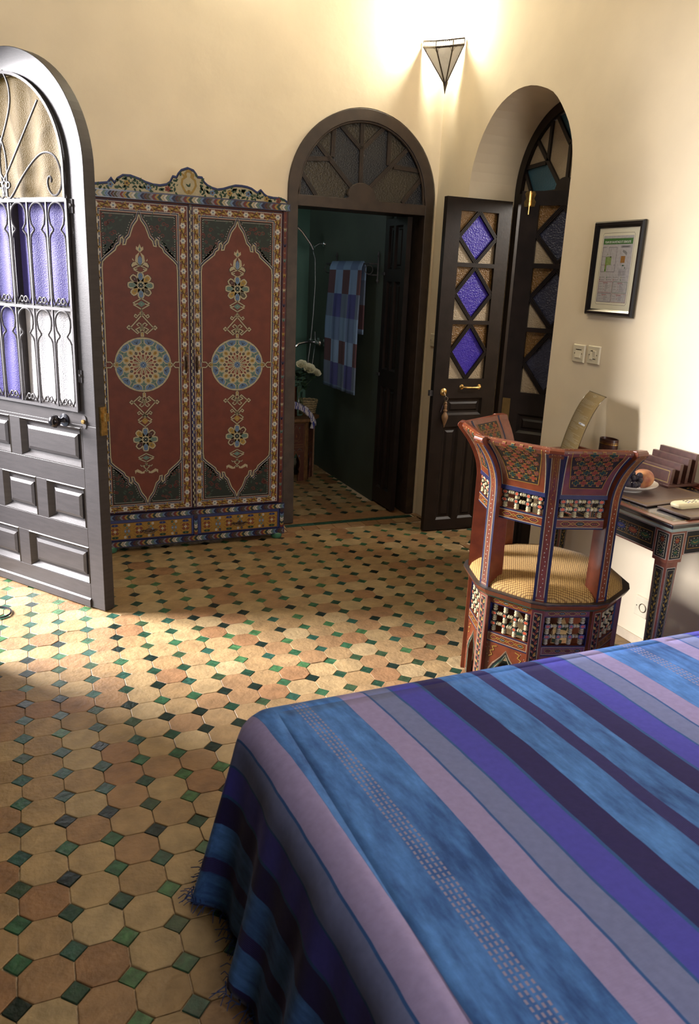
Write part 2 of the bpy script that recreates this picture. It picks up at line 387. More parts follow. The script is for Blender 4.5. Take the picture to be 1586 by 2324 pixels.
# border rows at the bathroom threshold and along the right wall
n_ = 0
x = 1.60
while x < 2.60:
    wd = rs.uniform(.095, .115); mb = MB(); tile_geo(mb, [(wd/2, -.047), (wd/2, .047), (-wd/2, .047), (-wd/2, -.047)], x+wd/2, 4.625, -.002, -.01, (0, 0), 0)
    mb.build('threshold_tile', TERRA[rs.choice([1, 3, 5])], floor); x += wd+.004
x = 1.62
while x < 2.54:
    wd = min(.20, 2.56-x); mb = MB(); tile_geo(mb, [(wd/2, -.018), (wd/2, .018), (-wd/2, .018), (-wd/2, -.018)], x+wd/2, 4.70, .001, -.01, (0, 0), 0)
    mb.build('green_threshold_tile', GREENS[rs.choice([0, 3])], floor); x += wd+.003
y = 2.9
while y < 4.65:
    wd = rs.uniform(.09, .11); mb = MB(); tile_geo(mb, [(.022, -wd/2), (.022, wd/2), (-.022, wd/2), (-.022, -wd/2)], XR-.024, y+wd/2, -.002, 0, (0, 0), 0)
    mb.build('border_tile', TERRA[rs.choice([1, 3, 5])], floor); y += wd+.004
m = MB(); m.box((1.62, 4.725, -.01), (2.54, 4.92, -.0055)); m.build('threshold_slab', TERRA[3], floor)
# ================================================================ glass
g_amber = glass('amber_patterned_glass', (.115, .072, .009), .6, .35, 260, .0)
g_violet = glass('violet_patterned_glass', (.070, .058, .225), .5, .4, 260, .0)
g_clear = glass('clear_patterned_glass', (.60, .58, .60), .4, .5, 240, .0)
g_blue = glass('deep_blue_patterned_glass', (.040, .020, .40), .35, .6, 120, .15)
g_slate = glass('slate_blue_patterned_glass', (.035, .04, .085), .4, .8, 110, .15)
g_yel = glass('yellow_patterned_glass', (.20, .10, .02), .35, .8, 130, .2)
g_frost = glass('frosted_patterned_glass', (.45, .36, .24), .4, .7, 130, .2)
g_fanblue = glass('dark_blue_fan_glass', (.016, .018, .023), .45, .6, 120, .1)
g_fanamber = glass('dark_amber_fan_glass', (.045, .036, .022), .45, .6, 100, .1)
g_teal = glass('teal_blue_glass', (.030, .12, .19), .4, .6, 110, .2)

def loft_rect(mb, f, u0, z0, u1, z1, steps, **k):
    vs = []; fs = []
    for ins, d in steps: vs += [f(u0+ins, z0+ins, d), f(u1-ins, z0+ins, d), f(u1-ins, z1-ins, d), f(u0+ins, z1-ins, d)]
    n = len(steps)
    for i in range(n-1):
        for q in range(4): q2 = (q+1) % 4; fs.append((4*i+q, 4*i+q2, 4*i+4+q2, 4*i+4+q))
    fs.append((4*n-4, 4*n-3, 4*n-2, 4*n-1)); mb.add(vs, fs, **k)
def bar2(mb, f, a, b, w, d0, d1, **k):
    dx, dz = b[0]-a[0], b[1]-a[1]; h = sqrt(dx*dx+dz*dz); nx, nz = -dz/h*w/2, dx/h*w/2
    mb.prism([(a[0]+nx, a[1]+nz), (b[0]+nx, b[1]+nz), (b[0]-nx, b[1]-nz), (a[0]-nx, a[1]-nz)], f, d0, d1, **k)
def ribbed(mb, f, a, b, w, d, n=4):
    """reeded glazing bar: a slab with n raised ridges"""
    bar2(mb, f, a, b, w, d+.004, d+.022)
    dx, dz = b[0]-a[0], b[1]-a[1]; h = sqrt(dx*dx+dz*dz); nx, nz = -dz/h, dx/h
    for i in range(n):
        o = (i-(n-1)/2)*w/n
        bar2(mb, f, (a[0]+nx*o, a[1]+nz*o), (b[0]+nx*o, b[1]+nz*o), w/n*.62, d, d+.006)

# ================================================================ door_1: arched entrance door standing open
Q0 = Vector((.343, 3.638, 0)); DU = Vector((-.59125, .80649, 0)); DN = Vector((.80649, .59125, 0))
def fe(u, z, d): return Q0+DU*u+DN*d+Vector((0, 0, z+.006))
d1 = tag(empty('door_1', (.07, 4.02, 0)), 'open arched charcoal entrance door with iron grille and coloured glass', kind='structure')
W_ = .97
m = MB()
outer = [(0, .90), (0, 1.985)]+arch_pts(.485, .485, 1.985, 40)[::-1][1:-1]+[(W_, 1.985), (W_, .90)]
inner = [(.098, .962), (.098, 1.985)]+arch_pts(.485, .387, 1.985, 40)[::-1][1:-1]+[(.872, 1.985), (.872, .962)]
m.ring(outer, inner, fe, 0, .06)
rows = [(.120, .308, [(.092, .523), (.602, .875)]), (.403, .600, [(.098, .362), (.440, .693), (.772, .875)]), (.695, .885, [(.103, .528), (.605, .875)])]
# stiles and rails of the lower half
m.prism([(0, 0), (.092, 0), (.092, .90), (0, .90)], fe, 0, .06); m.prism([(.875, 0), (W_, 0), (W_, .90), (.875, .90)], fe, 0, .06)
for a, b in ((0.0, .120), (.308, .403), (.600, .695), (.885, .90)): m.prism([(.092, a), (.875, a), (.875, b), (.092, b)], fe, 0, .06)
for z0, z1, L in rows:
    xs = [.092]+[v for p in L for v in p]+[.875]
    for i in range(0, len(xs), 2):
        if xs[i+1]-xs[i] > .002: m.prism([(xs[i], z0), (xs[i+1], z0), (xs[i+1], z1), (xs[i], z1)], fe, 0, .06)
m.build('leaf_frame', doorwood, d1, bevel=.002)
for z0, z1, L in rows:
    for a, b in L:
        m = MB(); loft_rect(m, fe, a, z0, b, z1, [(0, .0005), (.004, -.003), (.022, .022), (.036, .024), (.037, .014), (.052, .008)])
        m.build('raised_panel', doorwood, d1)
m = MB(); m.hexa([fe(.092, .0, 0), fe(.875, .0, 0), fe(.875, .045, 0), fe(.092, .045, 0)], [fe(.092, .0, -.008), fe(.875, .0, -.008), fe(.875, .038, -.008), fe(.092, .038, -.008)])
m.build('kick_rail', doorwood, d1, bevel=.001)
m = MB()
m.ring([(u, z) for u, z in inner], [(.108, .972), (.108, 1.985)]+arch_pts(.485, .377, 1.985, 40)[::-1][1:-1]+[(.862, 1.985), (.862, .972)], fe, -.006, .03)
m.build('glazing_bead', doorwood, d1)
m = MB(); m.prism([(.098, 1.850), (.872, 1.850), (.872, 1.872), (.098, 1.872)], fe, .004, .05); m.prism([(.098, 1.40), (.872, 1.40), (.872, 1.422), (.098, 1.422)], fe, .008, .05)
m.prism([(.478, .962), (.508, .962), (.508, 1.86), (.478, 1.86)], fe, .006, .05); m.build('glazing_bar', doorwood, d1)
def pane(name, pts_fn, nu, nv, mt, d=.034, amp=.006, freq=42, parent=d1):
    m = MB(); m.grid(nu, nv, lambda a, b: fe(*pts_fn(a, b), d+amp*sin(freq*pts_fn(a, b)[0]*1.0+.9*sin(5*pts_fn(a, b)[1]))))
    return m.build(name, mt, parent, smooth=True, angle=180)
def fanp(a, b):
    z = 1.872+b*.49; r = .378; hw = sqrt(max(0, r*r-max(0, z-1.985)**2)); return .485-hw+2*hw*a, min(z, 1.985+r-.001)
tag(pane('glass_pane', fanp, 60, 30, g_amber), 'amber patterned fan pane')
for u0, u1 in ((.108, .478), (.508, .862)):
    tag(pane('glass_pane', lambda a, b: (u0+(u1-u0)*a, 1.422+.428*b), 40, 10, g_violet), 'violet patterned pane')
tag(pane('glass_pane', lambda a, b: (.108+.37*a, .972+.428*b), 40, 10, g_clear), 'clear patterned pane')
tag(pane('glass_pane', lambda a, b: (.508+.354*a, .972+.428*b), 40, 10, g_violet), 'violet patterned pane')
# iron grille
DI = -.013
def ft(u, z, d=DI): return fe(u, z, d)
m = MB()
for z in (.966, 1.409, 1.858): bar2(m, fe, (.094, z), (.876, z), .013, DI-.004, DI+.004)
for u in (.099, .871): bar2(m, fe, (u, .966), (u, 1.858), .012, DI-.004, DI+.004)
m.ring(arch_pts(.485, .384, 1.99, 36), arch_pts(.485, .372, 1.99, 36), fe, DI-.004, DI+.004, closed=False)
for u in (.107, .863): bar2(m, fe, (u, 1.858), (u, 1.99), .011, DI-.004, DI+.004)
m.build('grille_frame', iron, d1)
cw = (.871-.099)/6.25; us = [.101+cw*i for i in range(7)]
for z0, z1 in ((.970, 1.405), (1.413, 1.854)):
    for i in range(1, 7):
        m = MB(); bar2(m, fe, (us[i], z0), (us[i], z1), .0075, DI-.004, DI+.004); m.build('grille_bar', iron, d1)
    for i in range(6):
        c = us[i]+cw/2; hw = cw/2-.009; P = []
        for k in range(13):      # lower spiral
            a = -pi*.1+k/12*2.0*pi*.82; r = .006+.009*k/12; P.append((c-.015-r*cos(a)*1.0+.001, z0+.026+r*sin(a+pi)*1.0))
        P += [(c-hw*.75, z0+.012), (c-hw*.98, z0+.04), (c-hw, z0+.10), (c-hw, z0+.22), (c-hw*.95, z1-.150), (c-hw*.80, z1-.133), (c-hw*.48, z1-.118), (c-hw*.46, z1-.113), (c-hw*.80, z1-.092)]
        for k in range(9):
            a = pi*1.08-(pi*1.08-pi/2)*k/8; P.append((c+hw*.93*cos(a), z1-.056+.052*sin(a)))
        full = P+[(2*c-u, z) for u, z in P[::-1][1:]]
        m = MB(); m.tube([ft(u, z, DI) for u, z in full], .0042, 6); m.build('grille_scroll', iron, d1, smooth=True)
def spiral(cx, cz, r0, r1, a0, a1, n=14): return [(cx+(r0+(r1-r0)*i/n)*cos(a0+(a1-a0)*i/n), cz+(r0+(r1-r0)*i/n)*sin(a0+(a1-a0)*i/n)) for i in range(n+1)]
def smooth_path(P, it=2):
    for _ in range(it):
        Q = [P[0]]
        for a, b in zip(P, P[1:]): Q += [(.75*a[0]+.25*b[0], .75*a[1]+.25*b[1]), (.25*a[0]+.75*b[0], .25*a[1]+.75*b[1])]
        P = Q+[P[-1]]
    return P
S1 = smooth_path(spiral(.462, 1.925, .006, .020, 0, 2.2*pi, 14)[:-1]+[(.484, 1.90), (.470, 1.868), (.445, 1.868), (.36, 1.96), (.26, 2.035), (.20, 2.05), (.145, 2.03), (.116, 1.97), (.118, 1.91), (.145, 1.878), (.175, 1.875), (.200, 1.90), (.206, 1.935), (.192, 1.955), (.178, 1.945), (.182, 1.928)], 2)
S2 = smooth_path([(.448, 2.372), (.425, 2.34), (.410, 2.30), (.412, 2.24), (.45, 2.16), (.50, 2.08), (.508, 2.0), (.50, 1.92), (.49, 1.875)], 2)
for mir in (0, 1):
    q = lambda P: [ft((.970-u) if mir else u, z, DI) for u, z in P]
    for P in (S1, S2): m = MB(); m.tube(q(P), .0046, 6); m.build('fan_scroll', iron, d1, smooth=True)
    m = MB(); m.tube(q([(.500, 1.875), (.497, 1.93), (.238, 2.246)]), .0046, 6); m.build('fan_ray', iron, d1)
for u, z in ((.083, 1.122), (.083, 1.835)):
    m = MB(); m.prism([(u-.012, z-.028), (u+.014, z-.028), (u+.014, z+.028), (u-.012, z+.028)], fe, -.005, .0); m.lathe(fe(u-.002, z+.004, -.005), -DN, [(.007, 0), (.006, .005), (.0, .006)], 8)
    m.build('grille_hinge_tab', iron, d1)
m = MB(); m.lathe(fe(.205, .910, 0), -DN, [(.030, 0), (.030, .004), (.014, .008), (.009, .02), (.011, .035), (.02, .040)], 20); m.build('knob_rosette', blackpaint, d1, smooth=True)
m = MB(); kp = []
base = fe(.205, .910, 0)-DN*.058; n = 20
for i in range(9):
    th = pi*i/8
    for q in range(n):
        an = 2*pi*q/n; r = .029*sin(th)*(1+.06*cos(10*an)); kp.append(base+Vector((0, 0, 1))*r*sin(an)+DU*r*cos(an)-DN*(.027*cos(th)))
m.add(kp, [(i*n+q, i*n+(q+1) % n, (i+1)*n+(q+1) % n, (i+1)*n+q) for i in range(8) for q in range(n)]); tag(m.build('door_knob', mat('black_bronze_knob', (.03, .026, .028), .18, metal=.7), d1, smooth=True, angle=80), 'fluted black knob')
m = MB(); m.ring([(.072+.013*cos(a)*1, .916+(.030 if sin(a) > 0 else .030)*(abs(sin(a))**.6)*(1 if sin(a) > 0 else -1)) for a in [2*pi*i/20 for i in range(20)]], [(.072+.005*cos(a), .916+.005*sin(a)) for a in [2*pi*i/20 for i in range(20)]], fe, -.004, 0); m.build('lock_plate', iron, d1)
m = MB(); m.lathe(fe(.072, .918, 0), -DN, [(.010, 0), (.010, .012), (.009, .014), (.002, .0145)], 16); m.build('lock_cylinder', brass, d1)
m = MB(); m.box((-1, -1, -1), (1, 1, 1)); m.v = [tuple(fe(-.006+x*.006, .925+z*.065, .038+y*.018)) for x, y, z in m.v]
m.add([fe(-.022+x*.010, .945+z*.018, .040+y*.010) for x in (-1, 1) for y in (-1, 1) for z in (-1, 1)], [(0, 1, 3, 2), (4, 6, 7, 5), (0, 4, 5, 1), (2, 3, 7, 6), (0, 2, 6, 4), (1, 5, 7, 3)])
m.build('edge_lock', brass, d1)

# ================================================================ door_2: bathroom door frame with fanlight
d2 = tag(empty('door_2', (2.1, YB, 0)), 'brown arched bathroom door frame with reeded fanlight, its dark leaf open inside', kind='structure')
fb = lambda u, v, d: (u, YB-.022+d, v)
FC = 2.105
m = MB()
m.ring([(FC-.492, .0), (FC-.496, 1.0), (FC-.494, 2.085)]+arch_pts(FC, .494, 2.09, 40)[::-1][1:-1]+[(FC+.494, 2.085), (FC+.492, 1.0), (FC+.492, 0)],
       [(FC-.415, 0), (FC-.425, 1.0), (FC-.432, 2.085)]+arch_pts(FC, .425, 2.09, 40)[::-1][1:-1]+[(FC+.432, 2.085), (FC+.436, 1.0), (FC+.436, 0)], fb, 0, .085, closed=False)
m.build('door_frame', framewood, d2, bevel=.004)
for a_, b_ in ((FC+.436, FC+.4975), (FC-.4975, FC-.43)):
    m = MB(); m.box((a_, YB+.064, 0), (b_, YB+.2985, 2.06)); m.build('jamb_lining', framewood, d2)
m = MB(); m.box((FC-.43, YB+.064, 2.015), (FC+.436, YB+.2985, 2.06)); m.build('head_lining', framewood, d2)
m = MB()
tp = [(FC-.45, 2.008), (FC-.45, 2.070), (FC-.125, 2.070), (FC-.10, 2.080)]+[(FC-.015+.095*cos(pi-pi*i/14), 2.082+.085*sin(pi*i/14)) for i in range(1, 14)]+[(FC+.082, 2.080), (FC+.11, 2.068), (FC+.45, 2.070), (FC+.45, 2.008)]
m.prism(tp, fb, .003, .075); m.build('transom', framewood, d2, bevel=.002)
m = MB(); tp2 = [(u, v+.007) for u, v in tp[1:-1]]
m.tube([Vector(fb(u, v-.004, .012)) for u, v in tp[1:-1]], .006, 6)
m.tube([Vector(fb(u, v, .014)) for u, v in [(FC-.425, 2.07)]+arch_pts(FC, .421, 2.09, 30)[::-1]+[(FC+.425, 2.07)]], .007, 6); m.build('fanlight_bead', framewood, d2, smooth=True)
MU = [((2.085, 2.515), (2.09, 2.16)), ((1.940, 2.485), (2.085, 2.362)), ((2.232, 2.495), (2.09, 2.360)), ((1.903, 2.470), (1.897, 2.30)), ((2.272, 2.480), (2.274, 2.285)), ((1.775, 2.390), (2.03, 2.140)), ((2.405, 2.395), (2.150, 2.142)),
      ((1.700, 2.272), (1.880, 2.288)), ((2.310, 2.282), (2.51, 2.272)), ((1.690, 2.215), (1.800, 2.075)), ((2.515, 2.230), (2.385, 2.075))]
for a, b in MU: m = MB(); ribbed(m, fb, a, b, .026, .026); m.build('reeded_glazing_bar', framewood, d2)
# fan panes, one per field between the bars
ctr = (2.09, 2.08)
def fan_edge(a): return (FC+.424*cos(a), 2.09+.424*sin(a))
PN = [([(2.09, 2.16), (2.033, 2.135), (1.897, 2.272), (1.903, 2.465), fan_edge(1.96), (2.085, 2.362)], g_fanblue), ([(2.09, 2.16), (2.15, 2.142), (2.274, 2.265), (2.272, 2.48), fan_edge(1.27), (2.095, 2.362)], g_fanblue),
      ([(2.087, 2.362), (1.945, 2.48), fan_edge(1.8), (2.086, 2.514)], g_fanamber), ([(2.087, 2.362), (2.087, 2.514), fan_edge(1.4), (2.23, 2.495)], g_fanamber),
      ([(1.9, 2.27), (1.785, 2.385), fan_edge(2.25), (1.905, 2.462)], g_fanamber), ([(2.273, 2.265), (2.273, 2.48), fan_edge(.95), (2.4, 2.39)], g_fanamber),
      ([(1.885, 2.285), (1.70, 2.272), fan_edge(2.5), (1.775, 2.392)], g_fanblue), ([(2.31, 2.29), (2.405, 2.393), fan_edge(.6), (2.505, 2.27)], g_fanblue),
      ([(2.03, 2.14), (1.98, 2.07), (1.80, 2.07), (1.695, 2.215), (1.70, 2.275), (1.885, 2.285)], g_fanamber), ([(2.16, 2.14), (2.31, 2.285), (2.51, 2.272), (2.515, 2.23), (2.39, 2.07), (2.2, 2.07)], g_fanamber),
      ([(1.68, 2.07), (1.68, 2.2), (1.70, 2.215), (1.80, 2.07)], g_fanblue), ([(2.53, 2.07), (2.385, 2.07), (2.51, 2.235), (2.53, 2.2)], g_fanblue)]
for pts, g in PN: m = MB(); m.prism(pts, fb, .042, .046); m.build('glass_pane', g, d2)
# open leaf against the right reveal
m = MB(); LX = 2.452
fl = lambda u, v, d: (LX+d-.006+u*.01, YB+.035+u, v+.012)     # u inward, face towards -X
def leaf(parent, f, w, h, th, mats, panels):
    m = MB(); us_ = sorted({0, w}|{p[0] for p in panels}|{p[2] for p in panels}); zs_ = sorted({0, h}|{p[1] for p in panels}|{p[3] for p in panels})
    for i in range(len(us_)-1):
        for j in range(len(zs_)-1):
            c = ((us_[i]+us_[i+1])/2, (zs_[j]+zs_[j+1])/2)
            if any(p[0] < c[0] < p[2] and p[1] < c[1] < p[3] for p in panels): continue
            m.prism([(us_[i], zs_[j]), (us_[i+1], zs_[j]), (us_[i+1], zs_[j+1]), (us_[i], zs_[j+1])], f, 0, th)
    o = m.build('leaf_frame', mats, parent, weld=False)
    return o
pn = [(.06, 1.66, .17, 1.94), (.20, 1.66, .27, 1.94), (.06, .98, .155, 1.58), (.185, .98, .27, 1.58), (.06, .12, .155, .86), (.185, .12, .27, .86)]
leaf(d2, fl, .325, 1.985, .034, blackwood, pn)
for a, b, c, d in pn: m = MB(); loft_rect(m, fl, a, b, c, d, [(0, .002), (.012, .014), (.022, .015), (.032, .008)]); m.prism([(a, b), (c, b), (c, d), (a, d)], fl, .020, .026); m.build('raised_panel', blackwood, d2)
m = MB()
for z in (.93, 1.62): m.prism([(.30, z), (.34, z), (.34, z+.02), (.30, z+.02)], fl, -.01, -.002)
m.build('latch', iron, d2)
for z in (.35, 1.05, 1.75): m = MB(); m.lathe((LX+.012, YB+.05, z), (0, 0, 1), [(.007, 0), (.007, .09), (.003, .10)], 8); m.build('hinge', iron, d2)

# ================================================================ door_3: glazed double door in the arched recess
NX = XR+.335
d3 = tag(empty('door_3', (NX, NCY, 0)), 'dark double door with diamond glazing under a coloured fanlight in the arched recess', kind='structure')
fn = lambda u, v, d: (NX-.01+d, u, v)
m = MB()
m.ring([(NCY-.475, 0), (NCY-.475, 2.135)]+arch_pts(NCY, .475, 2.14, 36)[::-1][1:-1]+[(NCY+.475, 2.135), (NCY+.475, 0)],
       [(NCY-.43, 0), (NCY-.425, 2.135)]+arch_pts(NCY, .418, 2.14, 36)[::-1][1:-1]+[(NCY+.425, 2.135), (NCY+.43, 0)], fn, 0, .08, closed=False)
m.build('door_frame', blackwood, d3)
m = MB(); m.prism([(NCY-.43, 2.085), (NCY-.43, 2.14), (NCY-.08, 2.14)]+[(NCY+.075*cos(pi-pi*i/10), 2.14+.06*sin(pi*i/10)) for i in range(1, 10)]+[(NCY+.08, 2.14), (NCY+.43, 2.14), (NCY+.43, 2.085)], fn, 0, .07); m.build('transom', blackwood, d3)
def mir(p): return (2*NCY-p[0], p[1])
NB = [((4.038, 2.53), (3.905, 2.375)), ((4.087, 2.52), (4.094, 2.305)), ((4.215, 2.43), (3.948, 2.150)), ((4.305, 2.285), (4.108, 2.297)), ((4.31, 2.27), (4.226, 2.14))]
for a, b in NB:
    for s in (0, 1):
        m = MB(); bar2(m, fn, mir(a) if s else a, mir(b) if s else b, .022, .012, .045); m.build('glazing_bar', blackwood, d3)
m = MB(); bar2(m, fn, (NCY, 2.19), (NCY, 2.37), .022, .012, .045); m.build('glazing_bar', blackwood, d3)
ne = lambda a: (NCY+.417*cos(a), 2.14+.417*sin(a))
NP = [([(3.905, 2.375), (4.038, 2.53), ne(1.45), (NCY, 2.556)], g_teal), ([(3.905, 2.375), (NCY, 2.2), (3.945, 2.16), (4.094, 2.305), (4.087, 2.51), (4.035, 2.53)], g_frost), ([(4.094, 2.305), (4.215, 2.425), ne(.95), (4.087, 2.515)], g_frost),
      ([(4.105, 2.297), (4.305, 2.285), ne(.55), (4.215, 2.425)], g_frost), ([(4.1, 2.297), (3.948, 2.15), (3.96, 2.14), (4.226, 2.14), (4.305, 2.285)], g_teal), ([(4.226, 2.14), (4.31, 2.27), (4.32, 2.14)], g_frost)]
for pts, g in NP:
    for s in (0, 1): m = MB(); m.prism([mir(p) if s else p for p in pts], fn, .026, .030); m.build('glass_pane', g, d3)
def glazed_leaf(f, sgn_label, blue, latch):
    w, h, th = .455, 2.085, .04; GU0, GU1 = .100, .362
    cells = [(1.715, 2.012), (1.372, 1.690), (1.008, 1.348)]
    low = [(GU0, .775, GU1, .885), (.085, .07, .205, .700), (.250, .07, .370, .700)]
    leaf(d3, f, w, h, th, blackwood, [(GU0, a, GU1, b) for a, b in cells]+low)
    for a, b, c, d in low: m = MB(); loft_rect(m, f, a, b, c, d, [(0, .001), (.014, .014), (.026, .015), (.038, .006)]); m.prism([(a, b), (c, b), (c, d), (a, d)], f, .02, .03); m.build('raised_panel', blackwood, d3)
    for z0, z1 in cells:
        cu, cz = (GU0+GU1)/2, (z0+z1)/2
        C4 = [(GU0, cz), (cu, z1), (GU1, cz), (cu, z0)]
        for q in range(4): m = MB(); ribbed(m, f, C4[q], C4[(q+1) % 4], .024, .002, 3); m.build('diamond_glazing_bar', blackwood, d3)
        m = MB(); m.prism(C4, f, .018, .022); m.build('glass_pane', blue, d3)
        for q, (tri, g) in enumerate([([(GU0, z1), (cu, z1), (GU0, cz)], g_yel), ([(GU1, z1), (GU1, cz), (cu, z1)], g_yel), ([(GU0, z0), (GU0, cz), (cu, z0)], g_frost), ([(GU1, z0), (cu, z0), (GU1, cz)], g_frost)]):
            m = MB(); m.prism(tri, f, .019, .023); m.build('glass_pane', g, d3)
# left leaf: folded back into the room, free edge toward the viewer
LA = Vector((2.462, 4.334, 0)); LB = Vector((2.925, 4.326, 0)); lu = (LB-LA).normalized(); ln = Vector((-lu.y, lu.x, 0))
fL = lambda u, v, d: LA+lu*u+ln*d+Vector((0, 0, v+.008))
glazed_leaf(fL, 'left', g_blue, 0)
m = MB(); m.lathe(fL(.072, .925, 0), -ln, [(.024, 0), (.024, .003), (.017, .008), (.012, .010), (.002, .012)], 20); m.build('lock_rosette', brass, d3, smooth=True)
m = MB()
for u in (.200, .328): m.lathe(fL(u, .957, 0), -ln, [(.016, 0), (.016, .003), (.006, .006), (.005, .022)], 12)
m.tube([fL(.200, .957, -.022), fL(.23, .955, -.026), fL(.265, .955, -.027), fL(.30, .955, -.026), fL(.328, .957, -.022)], [.005, .0065, .0045, .0065, .005], 8); m.build('pull_handle', brass, d3, smooth=True)
m = MB(); m.prism([(-.022, .90), (0, .90), (0, .935), (-.022, .935)], fL, .008, .03); m.build('lock_bolt', iron, d3)
# right leaf: ajar
RA = Vector((2.625, 3.815, 0)); RB = Vector((2.905, 3.452, 0)); ru = (RB-RA).normalized(); rn = Vector((ru.y, -ru.x, 0))*-1
if rn.dot(Vector((1, 0, 0))) < 0: rn = -rn
fR = lambda u, v, d: RA+ru*u+rn*d+Vector((0, 0, v+.008))
glazed_leaf(fR, 'right', g_slate, 1)
m = MB(); m.prism([(.02, 2.005), (.075, 2.005), (.080, 2.03), (.070, 2.045), (.078, 2.07), (.070, 2.083), (.026, 2.083), (.018, 2.07), (.026, 2.045), (.016, 2.03)], fR, -.004, 0)
m.tube([fR(.047, 2.083, -.009), fR(.047, 1.965, -.009)], .005, 8); m.tube([fR(.047, 2.075, -.010), fR(.047, 2.01, -.010)], .010, 8); m.build('surface_bolt', brass, d3)
m = MB(); m.prism([(.006, .78), (.052, .78), (.052, .968), (.006, .968)], fR, -.002, .001); m.build('strike_plate', mat('dull_brass_plate', (.20, .13, .045), .5, metal=.6), d3)
# key with turned wooden fob
k = thing('key_fob', 'turned wooden key fob on a ring, hanging from the lock of the open glazed leaf', 'key fob', fL(.072, .80, -.02))
m = MB(); m.lathe(fL(.085, .700, -.018), (0, 0, 1), [(.002, 0), (.004, .01), (.013, .035), (.021, .06), (.021, .075), (.010, .095), (.008, .10), (.013, .106), (.013, .112), (.007, .118), (.010, .132), (.010, .145), (.006, .15), (.010, .158), (.003, .168)], 16)
m.build('fob', mat('light_turned_wood', (.22, .12, .055), .5), k, smooth=True)
m = MB(); m.tube([fL(.085+.013*cos(a), .884+.013*sin(a), -.018) for a in [2*pi*i/16 for i in range(16)]], .0015, 6, closed=True); m.build('ring', chrome, k)
m = MB(); m.tube([fL(.072, .925, -.010), fL(.078, .905, -.018), fL(.082, .898, -.018)], .0022, 6); m.tube([fL(.080, .875, -.02), fL(.066, .845, -.02), fL(.052, .80, -.02)], [.003, .002, .002], 6); m.build('key', chrome, k)
# ================================================================ painted wardrobe
WY = 4.48
wd = thing('wardrobe', 'red painted wardrobe with two arabesque doors, scrolled crest and two drawers', 'wardrobe', (.985, 4.6, 0))
WX0, WX1 = .440, 1.517
fw_ = lambda u, v, h: (u, WY-h, v)
def wbox(name, x0, z0, x1, z1, y0, y1, mt, **k): m = MB(); m.box((x0, y0, z0), (x1, y1, z1)); return m.build(name, mt, k.pop('parent', wd), **k)
wbox('carcass', WX0+.003, .05, WX1-.003, 1.975, WY+.022, YB-.012, redpaint)
# front stiles, rails
m = MB(); m.box((1.492, WY, .235), (WX1, WY+.022, 1.945)); m.build('side_stile', redpaint, wd)
for nm, z0, z1 in (('cornice_rail', 1.947, 1.985), ('middle_rail', .196, .232), ('bottom_rail', .032, .070)):
    wbox(nm, WX0, z0, WX1+.014, z1, WY-.010, WY+.022, navy)
wbox('drawer_divider', .958, .070, .983, .196, WY-.006, WY+.022, navy); wbox('end_post', 1.500, .070, WX1+.012, .196, WY-.006, WY+.022, navy)
# crest
crest = [(.440, 2.008), (.456, 2.012), (.538, 2.025), (.557, 2.047), (.573, 2.027), (.590, 2.050), (.616, 2.066), (.655, 2.067), (.700, 2.055), (.732, 2.042), (.77, 2.033), (.805, 2.032), (.84, 2.040), (.859, 2.054), (.874, 2.082), (.893, 2.079), (.903, 2.098), (.920, 2.117), (.952, 2.129), (.983, 2.120), (.996, 2.105), (1.004, 2.090), (1.029, 2.089), (1.040, 2.068), (1.060, 2.052), (1.085, 2.042), (1.113, 2.036), (1.145, 2.042), (1.176, 2.053), (1.212, 2.064), (1.248, 2.065), (1.28, 2.062), (1.306, 2.055), (1.339, 2.036), (1.357, 2.052), (1.375, 2.034), (1.395, 2.022), (1.43, 2.018), (1.469, 2.018), (1.497, 2.011), (1.512, 1.998), (1.514, 1.984), (.440, 1.984)]
m = MB(); m.prism(crest, lambda u, v, d: (u, WY+d, v), -.004, .018); m.build('crest', navy, wd)
P = Paint(lambda u, v, h: (u, WY-.004-h, v))
top = crest[:-1]
inn = [(u, v-.012 if 0 < i < len(top)-2 else v-.008) for i, (u, v) in enumerate(top)]
P.poly([(u, max(v, 1.989)) for u, v in inn[:-1]]+[(1.503, 1.989), (.440, 1.989)], IVORY, 1)
P.line([(u, v) for u, v in inn[:-1]], .0035, BLACK, 2); P.line([(u, v+.006) for u, v in inn[:-1]], .010, BLUE, 2)
def hgt(x):
    for a, b in zip(inn, inn[1:]):
        if a[0] <= x <= b[0]: return a[1]+(b[1]-a[1])*(x-a[0])/(b[0]-a[0]+1e-9)
    return 1.99
rr = random.Random(3); x = .448
while x < 1.50:
    H = hgt(x)-1.992
    if not .895 < x < 1.012:
        n_ = max(1, int(H/.017))
        for q in range(n_):
            z = 1.992+(q+.5)*H/n_+rr.uniform(-.003, .003)
            P.leaf(x, z, rr.uniform(.017, .025), rr.uniform(.010, .014), rr.uniform(0, 6.28), GREEN, 3)
        if H > .015: P.leaf(x+.006, 1.993+H*.5, .012, .006, rr.uniform(0, 6.28), (.04, .11, .05), 4)
    x += .0125
vine = [(x_, 1.990+max(.006, (hgt(x_)-1.992)*(.5+.35*sin(x_*60)))) for x_ in [.446+.008*i for i in range(130)]]
for x_, c in ((.552, SKY), (.635, YEL), (.745, SKY), (.845, (.30, .04, .02)), (1.085, SKY), (1.180, YEL), (1.285, SKY), (1.39, YEL), (1.46, RED)):
    z = (1.992+hgt(x_))/2
    for q in range(5): P.disc(x_+.010*cos(q*1.257), z+.010*sin(q*1.257), .0062, c, 5, 6)
    P.disc(x_, z, .005, BROWN, 6)
